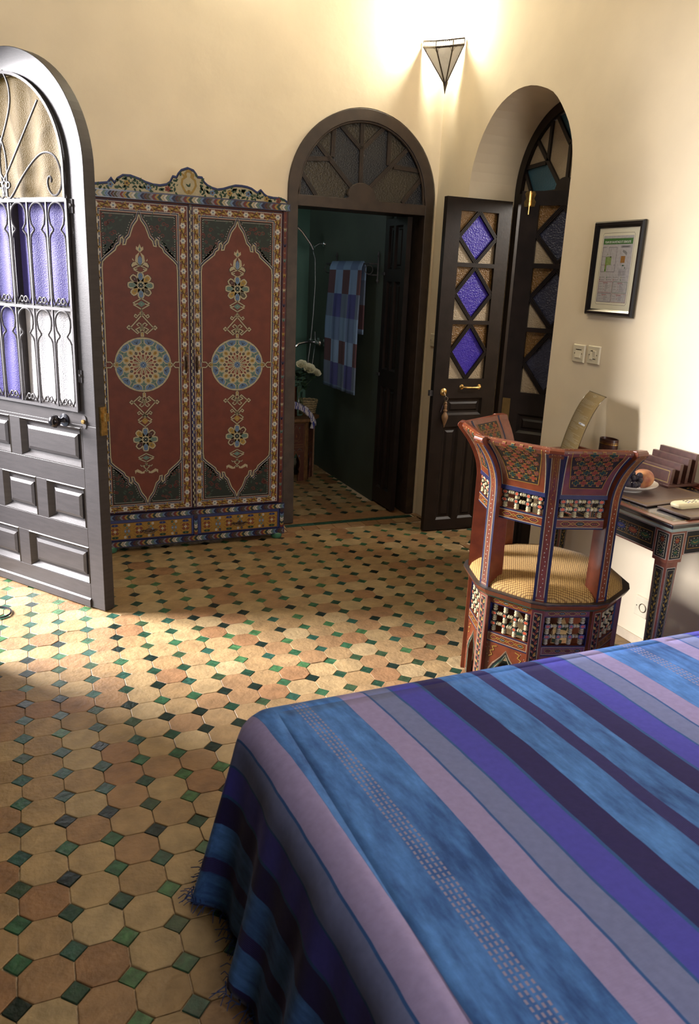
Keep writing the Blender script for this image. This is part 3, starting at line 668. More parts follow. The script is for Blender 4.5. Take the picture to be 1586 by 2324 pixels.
for s in (-1, 1):
    P.line([(.957+s*.004, 2.112), (.957+s*.018, 2.095), (.957+s*.014, 2.08), (.957+s*.034, 2.065), (.957+s*.038, 2.04), (.957+s*.028, 2.02), (.957+s*.018, 2.005), (.957+s*.004, 1.996)], .011, YEL, 6)
    P.leaf(.957+s*.02, 2.075, .03, .012, pi/2-s*.5, YEL, 5); P.leaf(.957, 2.03, .022, .010, pi/2-s*.6, GREEN, 6); P.leaf(.957+s*.045, 2.08, .026, .012, pi/2+s*.3, GREEN, 5)
P.disc(.957, 2.005, .011, YEL, 7, 10); P.line([(.957, 1.996), (.957, 2.014)], .002, BROWN, 8); P.leaf(.957, 2.10, .018, .012, pi/2, YEL, 7, 0)
P.build('painted_vine_crest', wd)
# chevron bands
CH = [BROWN, (.10, .075, .03), (.28, .25, .28), RED, YEL, (.03, .06, .035), IVORY, WHITE, TEAL, SKY, NAVY]
def chevrons(P, x0, x1, z0, z1, w=.0135, ph=0, l=2, vert=False, colors=CH):
    x = x0; i = ph; zm = (z0+z1)/2; k = (z1-z0)*.42
    while x < x1:
        c = colors[i % len(colors)]; e = min(x+w*.84, x1)
        pts = [(x+k, z0), (e+k, z0), (e, zm), (e+k, z1), (x+k, z1), (x, zm)]
        pts = [(min(max(a, x0), x1), b) for a, b in pts]
        P.poly([(b, a) for a, b in pts] if vert else pts, c, l); x += w; i += 1
P = Paint(lambda u, v, h: (u, WY-.0101-h, v))
for a_, b_, w_, p_h in ((1.951, 1.981, .0150, 4), (.201, .228, .0135, 7), (.037, .066, .0135, 0)):
    P = Paint(lambda u, v, h: (u, WY-.0101-h, v)); chevrons(P, WX0+.004, WX1+.010, a_, b_, w_, p_h); P.build('painted_chevron_band', wd)
for a_, b_ in ((.961, .980), (1.504, 1.526)):
    P = Paint(lambda u, v, h: (u, WY-.0061-h, v)); chevrons(P, .072, .194, a_, b_, .0125, 3, vert=True); P.build('painted_upright_chevrons', wd)
P = Paint(lambda u, v, h: (u, WY-h, v)); z = .27; q = 0
P.line([(1.494, .24), (1.494, 1.94)], .003, NAVY, 1); P.line([(1.514, .24), (1.514, 1.94)], .003, NAVY, 1)
while z < 1.93:
    if q % 2: P.disc(1.504, z, .0045, IVORY, 2, 8, .003); P.disc(1.504, z, .0025, BLACK, 3, 6)
    else:
        c = (YEL, TEAL, NAVY, IVORY)[(q//2) % 4]
        for s in (-.35, 0, .35): P.leaf(1.504, z-.012, .026, .006, pi/2+s, c, 2, 0)
    for s in (-1, 1): P.line([(1.504+s*.002, z+.012), (1.504+s*.007, z+.02), (1.504+s*.006, z+.03)], .0012, BLACK, 1)
    z += .0415; q += 1
P.build('painted_stile_flowers', wd)

HALF = [(0, 0), (.0095, -.033), (.023, -.051), (.032, -.064), (.042, -.090), (.051, -.117), (.068, -.134), (.074, -.158), (.087, -.160), (.084, -.133), (.090, -.122), (.099, -.128), (.103, -.158), (.120, -.170), (.127, -.188), (.152, -.209), (.178, -.231), (.195, -.250), (.199, -.283)]
def scroll(P, x, z, r, s, c, l, w=.0035):
    P.line([(x+s*(r*(1-t*.8))*cos(4.6*t*1.5), z+(r*(1-t*.8))*sin(4.6*t*1.5)) for t in [i/12 for i in range(13)]], w, c, l)
def outline2(P, pts, w, c, l, wb=.0015):
    P.line(pts, w+wb*2, BLACK, l); P.line(pts, w, c, l+1)
def rosette(P, cols, r=.068):
    for q in range(8):
        a = q*pi/4; ca, sa = cos(a), sin(a); T = lambda x, y: (x*ca-y*sa, x*sa+y*ca)
        pts = [T(.016, -.012), (T(r*.78, -.017)), T(r*.97, -.012), T(r, 0), T(r*.97, .012), T(r*.78, .017), T(.016, .012)]
        P.poly([T(.012, -.015), T(r*.80, -.021), T(r+.002, -.014), T(r+.004, 0), T(r+.002, .014), T(r*.80, .021), T(.012, .015)], BLACK, 2)
        P.poly([T(.012, -.0135), T(r*.78, -.019), T(r, -.013), T(r+.002, 0), T(r, .013), T(r*.78, .019), T(.012, .0135)], IVORY, 3)
    for q in range(8):
        a = q*pi/4; ca, sa = cos(a), sin(a); T = lambda x, y: (x*ca-y*sa, x*sa+y*ca)
        P.poly([T(.024, 0), T(.034, -.011), T(r*.80, -.012), T(r*.93, -.006), T(r*.93, .006), T(r*.80, .012), T(.034, .011)], cols[q], 5)
        P.disc(*T(r*.66, 0), .0045, BLACK, 6, 6); P.disc(*T(r*.66, 0), .0022, WHITE, 7, 5)
    P.disc(0, 0, .022, IVORY, 6, 8); P.poly([((.019 if q % 2 else .011)*cos(q*pi/8), (.019 if q % 2 else .011)*sin(q*pi/8)) for q in range(16)], (.012, .03, .02), 7); P.disc(0, 0, .003, WHITE, 8, 6)
def knot(P, x, z, w, h, s=1, c=None):
    """interlaced ribbon: two crossing strands ending in square curls"""
    if c: P.poly([(x, z-h*.55), (x+w*.28, z), (x, z+h*.55), (x-w*.28, z)], c, 2); P.disc(x, z, .002, WHITE, 5, 5)
    for e in (-1, 1):
        pts = [(x+e*w*.02, z+h), (x-e*w*.5, z+h*.15), (x-e*w*.36, z-h*.12), (x-e*w*.22, z+h*.06)]
        outline2(P, pts, .0055, IVORY, 3); pts = [(x+e*w*.02, z-h), (x-e*w*.5, z-h*.15)]; outline2(P, pts, .0055, IVORY, 3)
def tri_knot(P, s):
    """large triangular interlace, apex up for s=1"""
    def L(pts, w=.006): outline2(P, [(x, z*s) for x, z in pts], w, IVORY, 3)
    for e in (-1, 1):
        L([(e*.004, .070), (e*-.030, .032), (e*-.040, .040), (e*-.034, .050), (e*-.022, .042)], .005)
        L([(0, .075), (e*-.074, -.028), (e*-.060, -.040), (e*-.048, -.030), (e*-.052, -.020)] if False else [(e*.012, .060), (e*-.070, -.030), (e*-.080, -.020), (e*-.070, -.010), (e*-.058, -.024), (e*-.026, -.052), (e*.012, -.018), (e*.034, -.030), (e*.024, -.040), (e*.014, -.032)])
        L([(e*.004, -.058), (e*-.018, -.036), (e*.004, -.010), (e*-.016, .006), (e*-.028, -.004), (e*-.018, -.012)], .005)
        P.disc(e*.018, .026*s, .002, WHITE, 6, 5)
def lily(P, s=1):
    def D(pts, c, l): P.poly([(x, z*s) for x, z in pts], c, l)
    for e in (-1, 1):
        D([(0, -.030), (e*.020, -.022), (e*.046, -.036), (e*.050, -.022), (e*.040, -.006), (e*.022, -.002), (e*.010, -.012)], BLACK, 2)
        D([(0, -.028), (e*.020, -.020), (e*.043, -.033), (e*.046, -.022), (e*.038, -.008), (e*.022, -.004), (e*.010, -.014)], IVORY, 3)
        D([(e*.002, -.03), (e*.026, 0), (e*.022, .028), (e*.002, .046), (e*.010, .02)], IVORY, 3); D([(e*.030, -.002), (e*.040, .004), (e*.040, .014), (e*.034, .006)], IVORY, 3)
        D([(e*.001, .044), (e*.020, .060), (e*.018, .076), (e*.009, .068), (0, .088)], IVORY, 3)
    D([(0, -.024), (.011, -.006), (.010, .014), (0, .030), (-.010, .014), (-.011, -.006)], SKY, 4)
    for q in range(4): P.disc(0, (-.012+q*.009)*s, .0018, WHITE, 5, 5)
    D([(0, .050), (.006, .060), (0, .072), (-.006, .060)], TEAL, 4)
def medallion(P, kx, kz):
    T0 = lambda r, a: (r*cos(a)*kx, r*sin(a)*kz)
    sc = lambda pts: pts
    P.poly([T0(1.03, 2*pi*i/36) for i in range(36)], BLACK, 2); P.poly([T0(1.02, 2*pi*i/36) for i in range(36)], IVORY, 3)
    for q in range(12):
        a = q*pi/6+pi/12
        P.poly([T0(.95, a-.20), T0(.98, a), T0(.95, a+.20), T0(.82, a+.17), T0(.76, a+.04), T0(.76, a-.04), T0(.82, a-.17)], SKY, 4)
        for e in (-.08, 0, .08): P.line([T0(.80, a), T0(.91, a+e)], .0025, BLACK, 5)
        P.poly([T0(.67, a-.09), T0(.70, a), T0(.67, a+.09), T0(.58, a+.10), T0(.53, a), T0(.58, a-.10)], YEL, 5); P.disc(*T0(.62, a), .004, (.25, .12, .02), 6, 5)
        a = q*pi/6
        P.poly([T0(.96, a-.05), T0(.96, a+.05), T0(.80, a+.05), T0(.74, a+.17), T0(.68, a+.06), T0(.58, a), T0(.68, a-.06), T0(.74, a-.17), T0(.80, a-.05)], TEAL, 5)
        P.line([T0(.70, a), T0(.86, a)], .002, BLACK, 6); P.disc(*T0(.78, a), .0018, WHITE, 7, 5)
        P.poly([T0(.56, a), T0(.49, a+.12), T0(.42, a), T0(.49, a-.12)], (.03, .012, .012), 6); P.disc(*T0(.49, a), .0022, WHITE, 7, 5)
        P.poly([T0(.38, a+.10), T0(.34, a+.12), T0(.16, a), T0(.34, a-.12), T0(.38, a-.10)], RED, 6); P.disc(*T0(.29, a), .0018, WHITE, 7, 5)
        a2 = a+pi/12
        P.poly([T0(.50, a2), T0(.44, a2+.09), T0(.36, a2), T0(.44, a2-.09)], RED, 6)
        P.line([T0(.10, a2), T0(.34, a2)], .0022, BLACK, 5)
    P.poly([T0(.15 if q % 2 else .10, q*pi/12) for q in range(24)], SKY, 7)
    for q in range(4): P.disc(*T0(.05, q*pi/2), .003, NAVY, 8, 5)
    P.disc(0, 0, .0025, WHITE, 9, 6)
def wardrobe_door(x0, x1, cx, ix0, ix1, seed):
    root = MB(); root.box((x0, WY+.0005, .239), (x1, WY+.021, 1.940)); o = root.build('door', redpaint, wd, bevel=.0015)
    r = random.Random(seed); f = lambda u, v, h: (u, WY+.0005-h, v)
    zb, zt = .283, 1.888
    P = Paint(f)      # border
    R = [(x0+.004, .243), (x1-.004, .243), (x1-.004, 1.936), (x0+.004, 1.936)]
    P.line(R, .004, NAVY, 1, True); P.line([(u+(.005 if u < cx else -.005), v+(.005 if v < 1 else -.005)) for u, v in R], .0028, WHITE, 2, True)
    for k_, (c, w_) in enumerate(((WHITE, .0028), (NAVY, .0055), (WHITE, .0028))):
        d = -.006+k_*.0045; P.line([(ix0+d, zb+d), (ix1-d, zb+d), (ix1-d, zt-d), (ix0+d, zt-d)], w_, c, 2, True)
    bx = ((x0+ix0)/2+.003, (x1+ix1)/2-.003); bz = ((.243+zb)/2, (1.936+zt)/2)
    def sprig(x, z, a, ln):
        ca, sa = cos(a), sin(a); T = lambda p, q: (x+p*ca-q*sa, z+p*sa+q*ca)
        outline2(P, [T(-ln*.34, -.010), T(-ln*.15, -.006), T(ln*.15, .006), T(ln*.34, .010)], .0034, YEL, 3, .0008)
        for s in (-1, 1):
            for (px, pz, l_, w_, an) in ((-.30*ln*s, -.008*s, .022, .010, a+(1.9 if s > 0 else 1.9+pi)), (.02*ln*s, .005*s, .026, .012, a+(0 if s > 0 else pi)-.9), (.12*ln*s, .004*s, .024, .009, a+(0 if s > 0 else pi)+.75)):
                q = T(px, pz); P.leaf(q[0], q[1], l_, w_, an, YEL, 4, .35)
            q = T(0, s*.014); P.disc(q[0], q[1], .0028, TEAL, 5, 6); q = T(.006, s*.018); P.disc(q[0], q[1], .0022, TEAL, 5, 5)
    nz = 21 if seed == 1 else 21; zs = [bz[0]+(bz[1]-bz[0])*i/nz for i in range(nz+1)]
    for b_, x in enumerate(bx):
        for i, z in enumerate(zs):
            P.flower(x, z, .0165, l=6)
            if i < nz: sprig(x, (z+zs[i+1])/2, pi/2+(.0), zs[1]-zs[0]-.02)
    nx = 5; xs = [bx[0]+(bx[1]-bx[0])*i/nx for i in range(nx+1)]
    for z in bz:
        for i, x in enumerate(xs):
            if 0 < i < nx: P.flower(x, z, .0165, l=6)
            if i < nx: sprig((x+xs[i+1])/2, z, 0, xs[1]-xs[0]-.02)
    P.build('painted_flower_border', o)
    P = Paint(f)      # field with corner spandrels
    hw0 = (ix1-ix0)/2-.006; cxx = (ix0+ix1)/2
    for s in (1, -1):
        base_z = zt-.009 if s > 0 else zb+.009
        H = [(hx/.199*hw0, hz) for hx, hz in HALF]
        for e in (-1, 1):
            pts = [(cxx+e*hx, base_z+s*hz) for hx, hz in H]
            P.poly([(cxx+e*.012, base_z)]+[(u+e*.010, v+s*.012) for u, v in pts[1:-1]]+[(cxx+e*(hw0-.004), pts[-1][1]+s*.02), (cxx+e*(hw0-.004), base_z)] if True else pts, (.022, .032, .020), 2)
            # red scrolls and green patches in the spandrel
            for q in range(26):
                t = r.random(); hx = hw0*(.22+.74*sqrt(r.random())); lim = 0
                for a, b in zip(H, H[1:]):
                    if a[0] <= hx <= b[0] or b[0] <= hx <= a[0]: lim = min(a[1], b[1]) if False else (a[1]+b[1])/2
                v = lim*(.08+.72*r.random())
                if q % 2: scroll(P, cxx+e*hx, base_z+s*v, r.uniform(.008, .014), r.choice((-1, 1)), (.20, .030, .016), 4, .0032)
                else: P.leaf(cxx+e*hx, base_z+s*v, .022, .010, r.uniform(0, 6.28), (.045, .085, .055), 3)
            n_ = 22; ed = [(cxx+e*(.03+(hw0-.046)*i/n_), base_z-s*.008) for i in range(n_+1)]+[(cxx+e*(hw0-.012), base_z-s*.012*(1+i)) for i in range(19)]
            P.dots(ed, .0022)
            dd = []
            for a, b in zip(pts[1:], pts[2:]):
                L_ = sqrt((b[0]-a[0])**2+(b[1]-a[1])**2); k_ = max(1, int(L_/.013))
                dd += [(a[0]+(b[0]-a[0])*i/k_+e*.017, a[1]+(b[1]-a[1])*i/k_+s*.017) for i in range(k_)]
            P.dots([d_ for d_ in dd if abs(d_[0]-cxx) < hw0-.01 and (d_[1] < base_z-.008 if s > 0 else d_[1] > base_z+.008)], .0022)
            P.line([(u+e*.006, v+s*.010) for u, v in pts], .003, WHITE, 5); P.line([(u+e*.004, v+s*.006) for u, v in pts], .006, NAVY, 6); P.line(pts, .0075, BLACK, 7); P.line(pts, .006, IVORY, 8)
    zj = .283
    for e in (-1, 1):
        xx = cxx+e*hw0; zz0, zz1 = zb+.009+.283, zt-.009-.283; zm = 1.09
        for a, b in ((zz0, zm-.015), (zm+.015, zz1)):
            outline2(P, [(xx, a), (xx, b)], .006, IVORY, 7, .001); P.line([(xx+e*.005, a), (xx+e*.005, b)], .004, NAVY, 6)
        for s in (-1, 1):
            outline2(P, [(xx, zm+s*.015), (xx-e*.022, zm+s*.015), (xx-e*.045, zm-s*.012), (xx-e*.062, zm-s*.012)], .0055, IVORY, 7)
        P.disc(xx-e*.054, zm, .010, YEL, 6, 6, .008); P.disc(xx-e*.054, zm, .002, BLACK, 9, 5)
    P.build('painted_arch_field', o)
    P = Paint(f, .00016); P.at(cx, 1.09); medallion(P, .152, .147)
    for s in (1, -1):
        P.at(cx, 1.09+s*.165); P.poly([(0, .016), (.011, .008), (.011, -.012), (-.011, -.012), (-.011, .008)], BLACK, 4); P.poly([(0, .014), (.009, .007), (.009, -.012), (-.009, -.012), (-.009, .007)], IVORY, 5); P.disc(0, 0, .005, YEL, 6, 6, .010); P.disc(0, -.002, .0018, WHITE, 7, 5)
    P.at(cx, 1.312); tri_knot(P, 1); P.at(cx, .862); tri_knot(P, -1)
    P.at(0, 0); knot(P, cx, 1.418, .085, .030, c=TEAL); knot(P, cx, .776, .075, .036, c=YEL); knot(P, cx, .561, .085, .026, c=TEAL); knot(P, cx, 1.598, .07, .020)
    P.at(cx, 1.515); rosette(P, [TEAL, YEL, SKY, BROWN, TEAL, YEL, SKY, (.12, .10, .06)]); P.at(cx, .668); rosette(P, [TEAL, BROWN, SKY, YEL, TEAL, BROWN, SKY, YEL])
    P.at(cx, 1.640); lily(P)
    P.at(cx, .508)
    for e in (-1, 1):
        outline2(P, [(e*.006, .02), (e*-.016, 0), (e*.008, -.022), (e*-.004, -.030)], .0045, IVORY, 3)
        P.poly([(e*.010, -.020), (e*.022, -.030), (e*.050, -.012), (e*.066, -.020), (e*.064, -.040), (e*.056, -.028), (e*.030, -.040), (e*.012, -.038)], IVORY, 3); outline2(P, [(0, .01), (e*.028, .004), (e*.034, .012)], .004, IVORY, 3)
    P.build('painted_arabesque_column', o)
    return o
dl = wardrobe_door(.452, .955, .690, .487, .895, 1)
dr = wardrobe_door(.971, 1.489, 1.226, 1.014, 1.436, 2)
# black and white checked meeting strip
m = MB(); m.box((.9555, WY-.004, .239), (.9705, WY+.02, 1.942)); m.build('meeting_strip', blackpaint, wd)
P = Paint(lambda u, v, h: (u, WY-.0041-h, v)); z = .25; q = 0
while z < 1.93: P.rect(.9565 if q % 2 else .9635, z, .9625 if q % 2 else .9695, z+.017, IVORY, 1); z += .0185; q += 1
P.build('painted_checks', wd)
for x, dd_ in ((.928, dl), (.988, dr)):
    m = MB(); m.prism([(x-.009, 1.07), (x+.009, 1.07), (x+.013, 1.10), (x+.008, 1.12), (x+.010, 1.145), (x, 1.155), (x-.010, 1.145), (x-.008, 1.12), (x-.013, 1.10)], lambda u, v, d: (u, WY-.003+d, v), 0, .003)
    m.tube([(x, WY-.004, 1.135), (x, WY-.02, 1.130), (x, WY-.022, 1.10), (x, WY-.014, 1.06), (x, WY-.010, 1.045)], [.004, .006, .005, .006, .003], 8); m.build('drop_handle', bronze, dd_, smooth=True)
def drawer(x0, x1, seed):
    m = MB(); m.box((x0, WY-.002, .072), (x1, WY+.0215, .194)); o = m.build('drawer', bluepaint, wd, bevel=.0015)
    P = Paint(lambda u, v, h: (u, WY-.002-h, v)); r = random.Random(seed)
    a0, a1, b0, b1 = x0+.020, x1-.014, .080, .176
    P.rect(a0-.003, b0-.003, a1+.003, b1+.003, BROWN, 1); P.rect(a0, b0, a1, b1, GOLD, 2)
    nx = 7; w_ = (a1-a0)/nx; zc = (b0+b1)/2
    for i in range(nx):
        cx = a0+(i+.5)*w_; s = w_*.5
        if i % 2 == 0:
            for q in range(4):
                a = q*pi/2+pi/4; u, v = cx+s*.44*cos(a), zc+s*.44*sin(a); P.poly([(u+.0095*cos(a+t), v+.0095*sin(a+t)) for t in (0, 1.0, 2.2, 4.1, 5.3)], RED, 3); P.disc(u, v, .0016, WHITE, 4, 5)
            for q in range(4): P.leaf(cx, zc, .011, .006, q*pi/2, WHITE, 4, 0)
            P.disc(cx, zc, .002, BLACK, 5, 5)
            for sg, c in ((1, BLUE), (-1, (.02, .07, .035))):
                v = zc+sg*.037; P.poly([(cx-.020, v), (cx-.013, v-.007), (cx+.013, v-.007), (cx+.020, v), (cx+.013, v+.007), (cx-.013, v+.007)], c, 3); P.disc(cx, v, .0018, WHITE, 4, 5)
            for sx in (-1, 1):
                for sz in (-1, 1): P.line([(cx+sx*s*.1, zc+sz*.022), (cx+sx*s*.9, zc+sz*.004)], .0012, BROWN, 5); P.line([(cx+sx*.006, zc+sz*.046), (cx+sx*s*.95, zc+sz*.018)], .0012, BROWN, 3)
        else:
            for sg in (-1, 1):
                P.poly([(cx+sg*.002, zc), (cx+sg*.010, zc+.013), (cx+sg*.018, zc), (cx+sg*.010, zc-.013)], SKY, 3); P.disc(cx+sg*.010, zc, .003, WHITE, 4, 5)
                v = zc+sg*.020; P.poly([(cx, v-.008), (cx+.008, v), (cx, v+.008), (cx-.008, v)], TEAL, 3)
                P.rect(cx-.018, zc+sg*.037-.007, cx-.005, zc+sg*.037+.007, (.02, .06, .03) if sg > 0 else WHITE, 3); P.rect(cx+.005, zc+sg*.037-.007, cx+.018, zc+sg*.037+.007, WHITE if sg > 0 else NAVY, 3)
                for e in (-1, 1): P.disc(cx+e*.0115, zc+sg*.037, .002, BLACK if (e*sg > 0) else WHITE, 4, 5)
                P.line([(cx-.022, zc+sg*.028), (cx, zc+sg*.008), (cx+.022, zc+sg*.028)], .0013, BROWN, 5)
    P.build('painted_star_lattice', o)
    hx = (x0+x1)/2-.008 if seed == 5 else (x0+x1)/2
    m = MB(); m.prism([(hx-.055, .122), (hx-.04, .130), (hx-.02, .126), (hx, .138), (hx+.02, .126), (hx+.04, .130), (hx+.055, .122), (hx+.035, .114), (hx+.015, .116), (hx, .108), (hx-.015, .116), (hx-.035, .114)], lambda u, v, d: (u, WY-.002-d, v), 0, .004)
    m.tube([(hx-.034, WY-.004, .124), (hx-.034, WY-.018, .122), (hx-.02, WY-.024, .114), (hx, WY-.026, .112), (hx+.02, WY-.024, .114), (hx+.034, WY-.018, .122), (hx+.034, WY-.004, .124)], .004, 8); m.build('bail_handle', bronze, o, smooth=True)
drawer(.444, .957, 5); drawer(.984, 1.499, 6)
gpaint = mat('green_painted_ball', (.03, .13, .07), .4, coat=.3)
for x in (.475, 1.487):
    for y in (WY+.015, YB-.06): m = MB(); m.lathe((x, y, 0), (0, 0, 1), [(.012, 0), (.030, .004), (.036, .018), (.033, .033), (.022, .042), (.016, .05)], 20); m.build('bun_foot', gpaint, wd, smooth=True)
# ================================================================ octagonal armchair
CC = Vector((1.959, 2.419, 0)); PH = radians(-220.3)
chair = thing('armchair', 'octagonal red lacquered armchair with turned spindle lattice and gold woven seat', 'armchair', (1.959, 2.419, 0))
def dk(k): a = PH+k*pi/4; return Vector((cos(a), sin(a), 0))
def ek(k): d = dk(k); return Vector((-d.y, d.x, 0))
def CP(k, t, r, z): return CC+(dk(k)*(1-t)+dk(k+1)*t)*r+Vector((0, 0, z))
def slab(mb, k, t0, t1, r0, r1, z0, z1, **kw):
    mb.hexa([CP(k, t0, r0, z0), CP(k, t1, r0, z0), CP(k, t1, r1, z0), CP(k, t0, r1, z0)], [CP(k, t0, r0, z1), CP(k, t1, r0, z1), CP(k, t1, r1, z1), CP(k, t0, r1, z1)], **kw)
OUT = [(.306, .885), (.309, .905), (.316, .930), (.327, .957), (.341, .983), (.358, 1.008), (.376, 1.030), (.390, 1.045), (.3975, 1.056), (.396, 1.066), (.387, 1.072), (.372, 1.070)]
INN = [(.284, .885), (.287, .905), (.293, .930), (.304, .960), (.318, .988), (.334, 1.014), (.350, 1.036), (.362, 1.052), (.372, 1.070)]
def sweep_panel(mb, k, t0, t1, n=1):
    prof = OUT+INN[::-1][1:]; m_ = len(prof); vs = []
    for t in (t0, t1): vs += [CP(k, t, r, z) for r, z in prof]
    mb.add(vs, [(i, (i+1) % m_, m_+(i+1) % m_, m_+i) for i in range(m_)]+[tuple(range(m_)), tuple(range(m_, 2*m_))])
PW = .052
def post(mb, k, prof_o, prof_i, w=PW):
    d, e = dk(k), ek(k); P = prof_o+prof_i[::-1]; m_ = len(P); vs = []
    for s in (-1, 1): vs += [CC+d*r+e*s*w/2+Vector((0, 0, z)) for r, z in P]
    mb.add(vs, [(i, (i+1) % m_, m_+(i+1) % m_, m_+i) for i in range(m_)]+[tuple(range(m_)), tuple(range(m_, 2*m_))])
PO = [(.312, .468), (.312, .87)]+[(r+.008, z) for r, z in OUT[:-1]]; PI_ = [(.245, .468), (.250, .80), (.268, .87)]+[(r-.004, z) for r, z in INN]
def post_map(k, rfun, off=0): d, e = dk(k), ek(k); return lambda u, v, h: CC+d*(rfun(v)[0]+h)+e*u+Vector((0, 0, rfun(v)[1]))
def along(prof):
    L = [0]
    for a, b in zip(prof, prof[1:]): L.append(L[-1]+sqrt((a[0]-b[0])**2+(a[1]-b[1])**2))
    def g(s):
        s = max(0, min(s, L[-1]-1e-6))
        for i in range(len(L)-1):
            if L[i] <= s <= L[i+1]:
                t = (s-L[i])/(L[i+1]-L[i]+1e-9); return prof[i][0]+(prof[i+1][0]-prof[i][0])*t, prof[i][1]+(prof[i+1][1]-prof[i][1])*t
    return g, L[-1]
def chain(P, x0, x1, zc, h, n=3):
    """row of pointed eyes joined by crossed links"""
    w = (x1-x0)/n
    for i in range(n):
        c = x0+(i+.5)*w; a = w*.36
        E_ = [(c-a, zc), (c-a*.45, zc+h*.8), (c+a*.45, zc+h*.8), (c+a, zc), (c+a*.45, zc-h*.8), (c-a*.45, zc-h*.8)]
        P.poly(E_, BLACK if i % 2 else (.10, .02, .012), 2); P.line(E_, .0022, GOLD, 3, True)
        for q in (-.35, 0, .35): P.disc(c+a*q, zc, .0018, WHITE if i % 2 else (.65, .12, .05), 4, 5)
        if i < n-1: cc = c+w/2; P.line([(c+a, zc), (cc, zc+h*.5), (c+w-a, zc), (cc, zc-h*.5)], .002, GOLD, 3, True)
for k in range(-1, 4):
    m = MB(); post(m, k, PO, PI_); p = m.build('back_post', chairred, chair, bevel=.002)
    g, L_ = along(PO); f = post_map(k, g); P = Paint(f, .0003); n_ = 26
    seg = [i*L_/n_ for i in range(n_+1)]
    for a, b in zip(seg, seg[1:]):
        P.rect(-PW/2, a, -PW/2+.010, b, NAVY, 1); P.rect(PW/2-.010, a, PW/2, b, NAVY, 1)
        if a > .01: 
            for x in (-PW/2+.011, PW/2-.013): P.rect(x, a, x+.002, b, IVORY, 2)
            if a > .42*L_/.62:
                for x in (-.008, .007): P.rect(x, a, x+.0014, b, GOLD, 2)
    P.rect(-PW/2+.011, .012, PW/2-.011, .014, IVORY, 2)
    z = .03; q = 0
    while z < L_-.02:
        P.disc(.004*sin(z*90), z, .0022, WHITE if z < L_*.6 else GOLD, 3, 5); z += .017; q += 1
    P.line([(.007*sin(z_*90), z_) for z_ in [.02+.008*i for i in range(int((L_-.05)/.008))]], .0015, (.35, .10, .03), 2)
    P.build('painted_post_border', p)
def quatre(P, wf, vtop, gold=GOLD):
    """trapezoid field of flowers and crosses; wf(v) gives half width at v"""
    v0, v1 = .030, vtop; nr = 8
    n = 10; Lp = [(-wf(v0+(v1-v0)*i/n), v0+(v1-v0)*i/n) for i in range(n+1)]; Rp = [(-u, v) for u, v in Lp]
    for i in range(n): P.poly([Lp[i], Rp[i], Rp[i+1], Lp[i+1]], (.035, .020, .015), 1)
    P.line(Lp, .0022, gold, 4); P.line(Rp, .0022, gold, 4); P.line([Lp[0], Rp[0]], .0022, gold, 4)
    dz = (v1-v0)/nr; dx = .0265
    for j in range(nr+1):
        v = v0+j*dz
        for i in range(-4, 5):
            u = (i+(.5 if j % 2 else 0))*dx
            if abs(u) > wf(v)-.009 or v < v0+.004 or v > v1-.004: continue
            if (j+i*2) % 2 == 0 or j % 2 == 0:
                P.poly([(u+.0115*cos(q*pi/4+pi/8)*(1 if q % 2 else .85), v+.0115*sin(q*pi/4+pi/8)*(1 if q % 2 else .85)) for q in range(8)], gold, 2)
                P.poly([(u+.0095*cos(q*pi/4+pi/8), v+.0095*sin(q*pi/4+pi/8)) for q in range(8)], (.22, .035, .018), 3)
                for q in range(5): P.disc(u+.0042*cos(q*1.257), v+.0042*sin(q*1.257), .0013, IVORY, 4, 4)
            if j % 2:
                c = ((.016, .05, .035), (.30, .05, .022))[(i+j//2) % 2]
                for sc, cl, l in ((1.25, gold, 2), (1, c, 3)):
                    a, b = .0115*sc, .0042*sc; P.poly([(u-b, v-a), (u+b, v-a), (u+b, v-b), (u+a, v-b), (u+a, v+b), (u+b, v+b), (u+b, v+a), (u-b, v+a), (u-b, v+b), (u-a, v+b), (u-a, v-b), (u-b, v-b)], cl, l+2)
BEAD = [(.0045, 0), (.0085, .10), (.0092, .30), (.0055, .42), (.0055, .46), (.0092, .52), (.0092, .60), (.0060, .66), (.0088, .78), (.0070, .94), (.0045, 1)]
